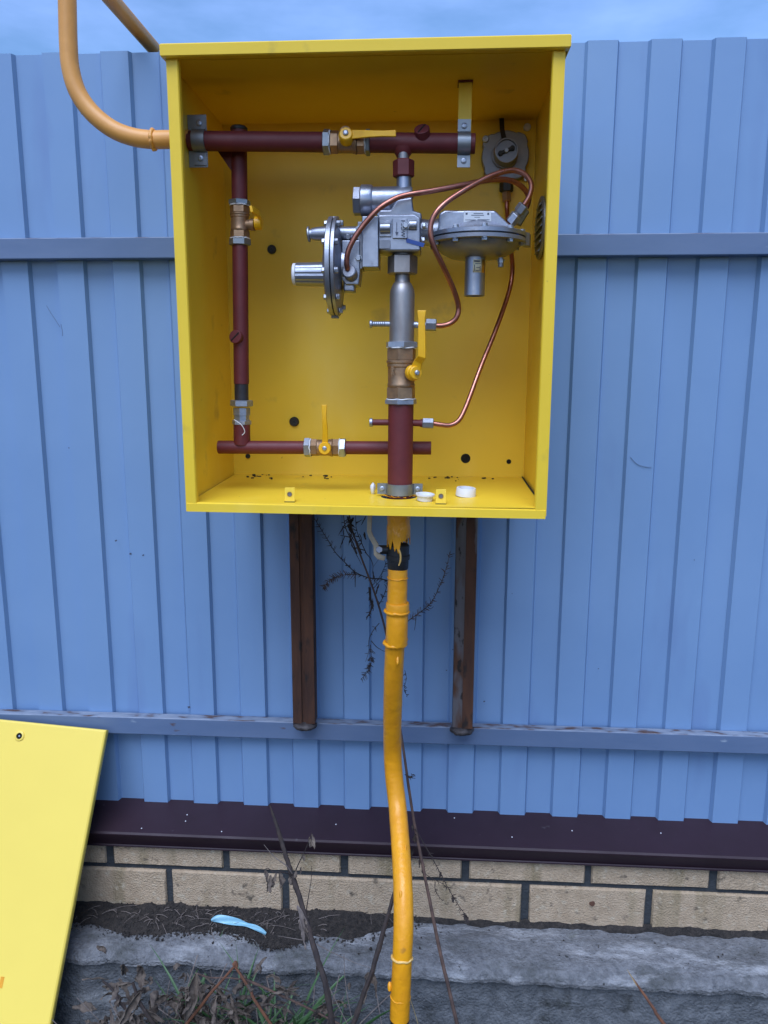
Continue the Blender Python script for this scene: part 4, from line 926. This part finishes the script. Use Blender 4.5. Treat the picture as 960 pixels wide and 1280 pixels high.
# ------------------------------------------------------------------ soil and debris on the ledge
random.seed(21)
b = MB()
def soil_fn(u, v):
    x = -1.6+3.2*u
    wid = .012+.085*max(0, min(1, (.06-x)/.12))*max(0, min(1, (x+.78)/.1))*(.75+.5*mnoise.noise(V(x*7, 3, 1)))+.01*mnoise.noise(V(x*25, 8, 1))
    y = YB_FACE+.004-wid*v
    h = (.013*(1-v)**.7)*(1+.6*mnoise.noise(V(x*22, y*22, 2)))+.004*mnoise.noise(V(x*70, y*70, 4))*(1-v)+.002*(1-v)
    return (x+.003*mnoise.noise(V(x*50, v*9, 1)), y, .1465+h-(.004 if v > .97 else 0))
b.grid(520, 16, soil_fn)
tag(b.build('soil', M['soil'], angle=70), 'dark soil heaped along the foot of the brick plinth', 'soil', kind='stuff')
cr = MB()
for _ in range(3400):
    u, v = random.gauss(.395, .055), random.random()**.8*1.15
    if not .26 < u < .53: continue
    q = Vector(soil_fn(u, min(v, 1))); r = random.choice((.0006, .0009, .0012, .0018, .0026))*random.uniform(.7, 1.3)
    if v > 1: q.y -= .02*(v-1)*random.random()*6; q.z = .1475
    d = V(random.gauss(0, 1), random.gauss(0, 1), random.gauss(0, .6)).normalized()
    cr.lathe(q+V(0, 0, r*.2)-d*r, q+d*9, [(0, r*.4), (r*.8, r*random.uniform(.7, 1.2)), (r*1.8, r*.35)], 5, random.random()*3)
for _ in range(700):
    x = random.choice((random.uniform(-.72, .1), random.uniform(-.6, -.15), random.uniform(-.7, .9))); y = YB_FACE-.004-abs(random.gauss(0, .045))
    if y < -.185: continue
    r = random.choice((.0006, .0008, .001, .0014, .002, .0028))*random.uniform(.7, 1.3)*(1 if x < .1 else .55); z = .1475+max(0, .010*(1-(YB_FACE-y)/.07)) if x < .08 else .1475
    d = V(random.gauss(0, 1), random.gauss(0, 1), random.gauss(0, .5)).normalized(); u = d.orthogonal().normalized()
    cr.lathe(V(x, y, z+r*.3)-d*r, V(x, y, z+r*.3)+d, [(0, r*.4), (r*.7, r*random.uniform(.8, 1.2)), (r*1.5, r*random.uniform(.6, 1)), (r*2.2, r*.3)], 5, random.random()*3)
tag(cr.build('soil_crumbs', M['soil'], smooth=False), 'loose crumbs of dark soil on the concrete ledge', 'soil', kind='stuff')
tw = MB()
for _ in range(130):
    x = random.gauss(-.38, .15); y = YB_FACE-.012-abs(random.gauss(0, .035)); z = .156+max(0, .006*(1-(YB_FACE-y)/.06))
    if x < -.75 or y < -.17: continue
    a = random.uniform(0, math.pi); l = random.choice((.003, .005, .008, .012, .022))*random.uniform(.7, 1.3); d = V(math.cos(a), math.sin(a)*.7, random.uniform(-.1, .25))*l
    tw.tube([V(x, y, z)-d, V(x, y, z)+V(random.uniform(-.003, .003), 0, .003), V(x, y, z)+d], random.uniform(.0003, .0007), 4, 2)
tag(tw.build('dry_twigs', M['stemgrey']), 'fine dry twigs scattered on the dark soil', 'twigs', kind='stuff')
# pale blue strip of plastic
b = MB(); pts = [P(264, 1158, -.118), P(271, 1152.5, -.112), P(284, 1154, -.115), P(300, 1158, -.120), P(309, 1163, -.123), P(318, 1169, -.130), P(327, 1174, -.138), P(334, 1179, -.147)]
for k, p in enumerate(pts): p.z = max(p.z, .1535)+(.005, .008, .006, .006, .003, .005, .004, .002)[k]
wds = [.003, .0078, .0085, .0070, .0026, .0056, .0050, .0030]
vs = []
for i, p in enumerate(pts):
    d = (pts[min(i+1, 7)]-pts[max(i-1, 0)]).normalized(); n_ = V(.1, -.75, .65); s_ = d.cross(n_).normalized(); n_ = s_.cross(d)
    for k in range(5):
        e = (k-2)/2; vs.append(p+s_*wds[i]*e+n_*(.003*math.cos(e*2.4+i)+.002*mnoise.noise(V(i*.8, k*1.3, 2))+.003))
b.add(vs, [(i*5+k, i*5+k+1, i*5+k+6, i*5+k+5) for i in range(7) for k in range(4)])
o = b.build('plastic_strip', M['litter'], solid=.0005, angle=60); tag(o, 'crumpled pale blue plastic strip on the concrete ledge', 'litter')
md = o.modifiers.new('sub', 'SUBSURF'); md.levels = md.render_levels = 2

# ------------------------------------------------------------------ dead plants
def bristle(mb, pts, n, ln, r=.0005, droop=.3, lean=.6):
    """short side sprigs along a branch"""
    for _ in range(n):
        i = random.uniform(.08, .98)*(len(pts)-1); k = int(i); p = pts[k].lerp(pts[min(k+1, len(pts)-1)], i-k)
        d = (pts[min(k+1, len(pts)-1)]-pts[k]).normalized()
        s = V(random.gauss(0, 1), random.gauss(0, .5), random.gauss(-droop, 1)); s = (s-d*s.dot(d)).normalized()
        q_ = p+(d*lean+s)*ln*random.uniform(.5, 1.5)
        mb.tube([p, p.lerp(q_, .5)+V(random.uniform(-1, 1), 0, random.uniform(-1, 1))*ln*.15, q_], [r, r*.9, r*.5], 4, 2)
def curl_leaf(mb, p, d, ln, wd, curl=1.5, seed=0):
    d = d.normalized(); s = d.cross(V(.2, -1, .1)).normalized(); n_ = s.cross(d); nu, nv = 6, 14; vs = []
    pos = p.copy(); dr = d.copy(); tw_ = math.sin(seed*1.7)*1.6; roll_ = 1.2+.9*math.sin(seed*.9)
    for j in range(nv+1):
        t = j/nv; w_ = wd*(math.sin(math.pi*min(1, .04+t*.95))**.8)*(.8+.35*mnoise.noise(V(t*5, seed, 1)))
        s2_ = (Matrix.Rotation(tw_*t, 3, dr) @ s).normalized(); n2_ = s2_.cross(dr)
        for i in range(nu+1):
            e = (i-nu/2)/(nu/2); g = e*roll_*(.7+.5*mnoise.noise(V(t*3, seed, 7)))
            vs.append(pos+s2_*w_*math.sin(g)/max(.3, math.sin(min(roll_, 1.5)))+n2_*w_*(1-math.cos(g))*1.1+(s2_*.35+n2_*.5)*wd*mnoise.noise(V(e*1.6+seed, t*6, seed)))
        pos = pos+dr*ln/nv; dr = (Matrix.Rotation(curl/nv*(1+1.5*mnoise.noise(V(t*4, seed, 3))), 3, s) @ dr).normalized()
    mb.add(vs, [(j*(nu+1)+i, j*(nu+1)+i+1, (j+1)*(nu+1)+i+1, (j+1)*(nu+1)+i) for j in range(nv) for i in range(nu)])
W = lambda l: [P(*a) for a in l]
def root(p, q):
    d = (p-q).normalized(); d.z = min(d.z, -.45); d.y *= .4; d.normalize()
    return p+d*((-.05-p.z)/d.z)
random.seed(31)
st = W([(576, 1296, -.400), (562, 1240, -.375), (548, 1180, -.335), (536, 1120, -.290), (526, 1070, -.245), (519, 1035, -.210), (511, 985, -.165), (504, 935, -.130), (497, 890, -.110), (490, 845, -.100), (486, 808, -.095), (477, 770, -.090), (466, 735, -.085), (452, 698, -.085), (441, 665, -.085), (436, 640, -.085), (431, 600, -.07)])
st.insert(0, root(st[0], st[1]))
weed = thing('dead_weed', 'tall thin dead weed climbing behind the yellow riser to the cabinet', 'weed', st[0])
MB().tube(st, [.0036, .0034, .0033, .0032, .0030, .0029, .0028, .0027, .0026, .0025, .0024, .0023, .0021, .0020, .0018, .0016, .0014, .0010], 8, 5, jitter=.18).build('stem', M['stem'], weed)
def branch(pts, r, parent, nb=0, ln=.006, m='stemdark', nm='branch', br=.0005, droop=.3):
    p_ = W(pts); b = MB().tube(p_, [r*(1-.6*i/(len(p_)-1)) for i in range(len(p_))], 6, 4, jitter=.2)
    if nb: bristle(b, p_, int(nb*1.8), ln*1.1, br*1.5, droop)
    return b.build(nm, M[m], parent)
Yw = -.08
branch([(494, 729, Yw), (478, 724, Yw), (460, 722, Yw), (444, 715, Yw), (430, 702, Yw), (418, 689, Yw), (408, 672, Yw), (399, 658, Yw), (392, 646, Yw)], .0014, weed, 46, .0055)
branch([(452, 719, Yw), (440, 718, Yw), (428, 719, Yw), (418, 722, Yw), (410, 727, Yw), (404, 736, Yw)], .0009, weed, 48, .0065, m='stem')
branch([(444, 716, Yw), (444, 724, Yw), (444, 734, Yw)], .0014, weed)
branch([(506, 779, Yw), (520, 769, Yw), (532, 760, Yw), (541, 750, Yw), (549, 734, Yw), (556, 716, Yw), (563, 690, Yw)], .0011, weed, 42, .0065, m='stem')
branch([(520, 769, Yw), (519.5, 778, Yw), (518, 788, Yw)], .0009, weed)
branch([(534, 758, Yw), (538, 761, Yw), (542, 758, Yw)], .0008, weed)
for off, rr in ((0, .0016), (6, .0014), (12, .0011)):
    branch([(446+off, 692, Yw), (440+off*.9, 676, Yw-.01), (432+off*1.1, 660, Yw-.012), (429+off*1.3, 640, Yw-.012)], rr, weed, 5, .011, br=.0008)
branch([(437, 672, Yw), (442, 686, Yw-.005), (448, 698, Yw-.008), (452, 706, Yw)], .0010, weed)
branch([(456, 690, Yw), (463, 698, Yw), (466, 706, Yw), (466, 712, Yw)], .0010, weed)
branch([(465, 732, Yw), (474, 722, Yw), (481, 708, Yw), (481, 701, Yw), (474, 699, Yw), (467, 708, Yw)], .0007, weed)
branch([(466, 736, Yw), (474, 727, Yw), (479, 713, Yw), (484, 700, Yw)], .0007, weed, 6, .006)
branch([(462, 734, Yw-.003), (463, 748, Yw-.006), (465, 757, Yw-.006), (462, 767, Yw-.006), (458, 772, Yw-.006)], .0026, weed, 8, .006, br=.0007, nm='dead_leaf')
branch([(473, 757, Yw), (479, 746, Yw), (483, 735, Yw), (485, 728, Yw)], .0010, weed, 8, .006)
branch([(474, 779, Yw), (466, 789, Yw), (461, 801, Yw), (461, 814, Yw), (457, 827, Yw)], .0009, weed, 4, .006)
branch([(464, 801, Yw), (470, 808, Yw), (476, 812, Yw), (482, 815, Yw)], .0011, weed)
branch([(463, 806, Yw), (464, 820, Yw), (463, 833, Yw), (457, 843, Yw), (451, 849, Yw)], .0008, weed, 34, .006)
branch([(506, 838, Yw), (508, 848, Yw), (505, 862, Yw), (509, 870, Yw)], .0006, weed, 10, .005)
branch([(506, 968, -.150), (512, 972, -.155), (516, 968, -.155)], .0008, weed, 12, .006)
# lower side branch to the right with hanging seed leaves
lb_ = branch([(519, 1036, -.215), (533, 1060, -.225), (547, 1085, -.235), (560, 1110, -.245), (572, 1130, -.250), (580, 1142, -.252), (580, 1152, -.252)], .0011, weed, 26, .0055)
branch([(528, 1090, -.25), (540, 1098, -.25), (552, 1104, -.25), (560, 1110, -.245)], .0008, weed, 6, .005)
branch([(544, 1103, -.25), (544, 1112, -.25), (549, 1121, -.25), (553, 1126, -.25)], .0009, weed, 3, .004)
b = MB(); random.seed(4)
for k in range(16): curl_leaf(b, P(random.uniform(428, 462), random.uniform(642, 672), -.09), V(random.gauss(0, .5), 0, -1), random.uniform(.012, .030), random.uniform(.0015, .003), random.uniform(.3, 1.5), k*1.3)
for (x, y) in ((466, 712), (463, 738), (466, 748), (474, 730)): curl_leaf(b, P(x, y, -.088), V(random.gauss(-.1, .3), 0, -1), .026, .0026, 1, x)
for (x, y, Y, l) in ((516, 1030, -.22, .016), (519, 1042, -.22, .018), (516, 1062, -.235, .02), (530, 1080, -.25, .018), (551, 1090, -.24, .012), (566, 1120, -.25, .013), (580, 1142, -.252, .020), (524, 1074, -.25, .015)):
    curl_leaf(b, P(x, y, Y), V(random.uniform(-.4, .4), random.uniform(-.2, .2), -1), l, l*.28, random.uniform(.5, 2), x)
b.build('withered_leaves', M['stemdark'], weed, solid=.0003, angle=70)

# dark broken stalk left of the riser
sk_ = W([(418, 1292, -.440), (408, 1235, -.425), (396, 1195, -.400), (384, 1155, -.365), (374, 1120, -.335), (366, 1098, -.318), (358, 1072, -.300), (350, 1045, -.285), (344, 1026, -.275), (337, 1006, -.265)])
sk_.insert(0, root(sk_[0], sk_[1]))
stk = thing('dead_stalk', 'thick dark broken weed stalk leaning left of the yellow riser', 'weed', sk_[0])
MB().tube(sk_, [.0056, .0054, .0052, .0049, .0046, .0044, .0054, .0041, .0039, .0030, .0011], 9, 6, jitter=.3).build('stem', M['stemdark'], stk)
branch([(365, 1092, -.318), (358, 1082, -.325), (348, 1075, -.33), (340, 1068, -.33), (330, 1056, -.33)], .0012, stk, m='stemgrey')
branch([(366, 1094, -.318), (352, 1090, -.335), (342, 1090, -.34), (334, 1085, -.34), (330, 1090, -.345)], .0013, stk)
branch([(368, 1092, -.318), (374, 1078, -.325), (380, 1066, -.33), (386, 1052, -.335), (390, 1041, -.335)], .0011, stk)
branch([(383, 1137, -.36), (386, 1118, -.36), (389, 1100, -.36), (389.5, 1082, -.36)], .0010, stk)
branch([(396, 1180, -.385), (410, 1188, -.38), (425, 1195, -.375), (445, 1204, -.37), (470, 1212, -.36)], .0008, stk, m='stemgrey')
branch([(378, 1175, -.37), (360, 1172, -.365), (348, 1170, -.36)], .0006, stk, m='stemgrey')
b = MB(); random.seed(6)
for (x, y, Y, l, w_, c) in ((332, 1088, -.345, .028, .0065, 2.6), (338, 1094, -.345, .030, .006, 1.2), (345, 1092, -.34, .024, .005, 1.0), (387, 1046, -.335, .022, .0055, 2.2), (370, 1088, -.322, .018, .005, 2.5), (376, 1084, -.325, .014, .004, 2), (379, 1068, -.33, .012, .003, 1), (350, 1090, -.335, .030, .007, 1.8), (336, 1100, -.345, .022, .004, .8), (362, 1096, -.322, .020, .005, 2.2), (390, 1043, -.335, .026, .005, 1.2), (382, 1150, -.366, .022, .004, 1.4), (398, 1200, -.405, .03, .005, 1.1)):
    curl_leaf(b, P(x, y, Y), V(random.uniform(-.3, .3), random.uniform(-.3, .1), -1), l, w_, c, x)
b.build('withered_leaves', M['leafdry'], stk, solid=.0004, angle=70)
b = MB(); curl_leaf(b, P(372, 1132, -.36), V(.35, 0, -1), .07, .0065, .3, 2); curl_leaf(b, P(374, 1150, -.365), V(.2, 0, -1), .055, .007, .4, 5)
b.build('peeled_bark', M['stemgrey'], stk, solid=.0006, angle=70)

# dark stalk close behind the riser
s2 = W([(438, 1292, -.42), (452, 1250, -.41), (465, 1215, -.40), (472, 1190, -.39), (480, 1162, -.375), (489, 1130, -.36), (494, 1110, -.35)])
s2.insert(0, root(s2[0], s2[1]))
o = thing('dead_stalk', 'dark dead stalk leaning towards the base of the yellow riser', 'weed', s2[0])
MB().tube(s2, [.0048, .0046, .0044, .0042, .0046, .0038, .0034, .0024], 8, 6, jitter=.3).build('stem', M['stemdark'], o)
b = MB(); curl_leaf(b, P(466, 1212, -.40), V(.1, 0, -1), .05, .005, .4, 3); curl_leaf(b, P(463, 1216, -.40), V(-.25, 0, -1), .055, .005, .5, 8)
b.build('withered_leaves', M['leafdry'], o, solid=.0004, angle=70)

# broken brown twig at the lower right
t4 = W([(786, 1216, -.330), (795, 1229, -.336), (805, 1243, -.345), (818, 1262, -.357), (836, 1288, -.372)])
t4.append(root(t4[-1], t4[-2]))
o = thing('broken_twig', 'broken brown twig leaning on the concrete footing at the lower right', 'twig', t4[-1])
MB().tube(t4, [.0006, .0018, .0024, .0027, .0030, .0032], 8, 5, jitter=.15).build('stem', M['stembrown'], o)
MB().tube(W([(784, 1212, -.328), (790, 1222, -.333), (796, 1232, -.338)]), [.0004, .0011, .0014], 6, 4).build('splinter', M['straw'], o)

# brown bent stems at the lower left
def sticks(label, lines, m):
    o = thing('bent_stem', label, 'weed', P(*lines[0][0][0]))
    for pts, r in lines:
        w_ = W(pts)
        if pts[0][1] >= 1255: w_.insert(0, root(w_[0], w_[1]))
        elif pts[-1][1] >= 1280: w_.append(root(w_[-1], w_[-2]))
        MB().tube(w_, [r*(1-.3*i/(len(w_)-1)) for i in range(len(w_))], 7, 4, jitter=.2).build('stem', M[m], o)
    return o
sticks('rust brown stem snapped into an upside down V among the grass', [([(243, 1268, -.33), (262, 1243, -.322), (278, 1225, -.315), (293, 1208, -.312)], .0032), ([(326, 1262, -.335), (314, 1240, -.325), (303, 1222, -.318), (293, 1207, -.312)], .0032), ([(292, 1206, -.312), (295, 1203, -.311), (296, 1209, -.313)], .004)], 'stembrown')
sticks('long thin brown stem lying across the grass tuft at lower left', [([(246, 1217, -.315), (262, 1222, -.315), (282, 1222, -.315), (300, 1224, -.315)], .0018), ([(300, 1222, -.308), (325, 1232, -.312), (355, 1246, -.315), (385, 1260, -.318), (430, 1283, -.322)], .0024)], 'stem')
sticks('grey brown weed stump beside the leaning yellow door', [([(158, 1262, -.33), (148, 1248, -.322), (138, 1234, -.315), (128, 1226, -.312)], .0030), ([(180, 1262, -.33), (172, 1246, -.322), (166, 1228, -.315)], .0040)], 'stemdark')
sticks('thin pale dead stem standing between the dark stalks', [([(445, 1292, -.315), (436, 1255, -.308), (431, 1220, -.30), (430, 1193, -.298)], .0010), ([(440, 1290, -.315), (425, 1262, -.312), (412, 1235, -.308)], .0012)], 'stemgrey')
o = sticks('two straw stems crossing at the foot of the yellow riser', [([(498, 1292, -.322), (505, 1262, -.318), (511, 1246, -.315)], .0012), ([(526, 1292, -.322), (519, 1268, -.318), (512, 1246, -.315)], .0011)], 'straw')
# curled dry leaves
random.seed(9)
for (x, y, Y, d, l, w_, c, lab) in ((246, 1216, -.325, V(-.25, -.2, -1), .085, .013, .6, 'large grey curled dead leaf hanging among the brown stems'),
                                    (176, 1240, -.325, V(-.65, -.2, -.75), .070, .011, .8, 'brown crumpled dead leaf beside the leaning yellow door'),
                                    (137, 1262, -.325, V(.4, -.2, -.8), .05, .010, 1.6, 'small dark dead leaf at the foot of the leaning door')):
    b = MB(); curl_leaf(b, P(x, y, Y), d, l, w_, c, x)
    tag(b.build('dead_leaf', M['leafdry'], solid=.0006, angle=70), lab, 'leaf')
# grass tuft and leaf litter
def blade(mb, p, d, ln, wd, bend):
    d = d.normalized(); s = d.cross(V(random.uniform(-.4, .4), -1, .2)).normalized(); n = 7; pos = p.copy(); dr = d.copy(); vs = []
    hv = V(d.x, d.y, 0); ax = V(-hv.y, hv.x, 0); ax = ax.normalized() if ax.length > 1e-4 else V(1, 0, 0)
    for j in range(n+1):
        t = j/n; w_ = wd*(1-t**1.7)*(.6+.4*min(1, t*4)); nn = s.cross(dr)
        vs += [pos-s*w_+nn*w_*.3, pos, pos+s*w_+nn*w_*.3]; pos = pos+dr*ln/n; dr = (Matrix.Rotation(bend/n, 3, ax) @ dr).normalized()
    mb.add(vs, [(j*3+i, j*3+i+1, j*3+i+4, j*3+i+3) for j in range(n) for i in range(2)])
random.seed(14)
gb = MB()
for (cx, cy, n, sp, ln) in ((300, 1290, 46, 30, .13), (350, 1292, 50, 22, .13), (240, 1292, 22, 30, .10), (170, 1296, 9, 24, .06), (395, 1296, 6, 14, .07)):
    for _ in range(n):
        p = P(cx+random.gauss(0, sp), cy, -.315+random.gauss(0, .025)); p.z = -.04
        blade(gb, V(p.x, p.y, p.z), V(random.gauss(0, .55), random.gauss(0, .3), 1), (.10+ln)*random.uniform(.7, 1.35), random.uniform(.0028, .0066), random.uniform(.4, 1.9))
tag(gb.build('grass', M['grass'], solid=.0003, angle=70), 'green grass tuft at the foot of the concrete footing', 'grass', kind='stuff')
sb = MB()
for _ in range(115):
    p = P(random.gauss(270, 95), 1290, -.31+random.gauss(0, .025)); p.z = -.04
    if p.x < -.52: continue
    a = random.gauss(0, .6); l = random.uniform(.10, .30); d = V(math.sin(a), random.gauss(0, .3), abs(math.cos(a))*.7)
    sb.tube([p, p+d*l*.5+V(0, 0, .004), p+d*l+V(random.gauss(0, .008), 0, -.004)], random.uniform(.0005, .0013), 5, 3)
tag(sb.build('dry_grass', M['stemgrey']), 'tangle of dry grass stems at the foot of the footing', 'dry grass', kind='stuff')
lb2 = MB()
for k in range(380):
    p = P(random.gauss(250, 95), 1290, -.305+random.gauss(0, .028)); p.z = random.uniform(-.04, (.20, .15, .11)[k % 3])
    if p.y > -.25: p.y = -.26
    if p.x < -.555: continue
    curl_leaf(lb2, p, V(random.gauss(0, 1), random.gauss(0, .6), random.gauss(.2, .5)), random.uniform(.02, .065), random.uniform(.004, .012), random.uniform(.3, 2.5), random.random()*50)
tag(lb2.build('leaf_litter', M['leafdry'], solid=.0004, angle=70), 'brown leaf litter on the ground below the footing', 'leaf litter', kind='stuff')
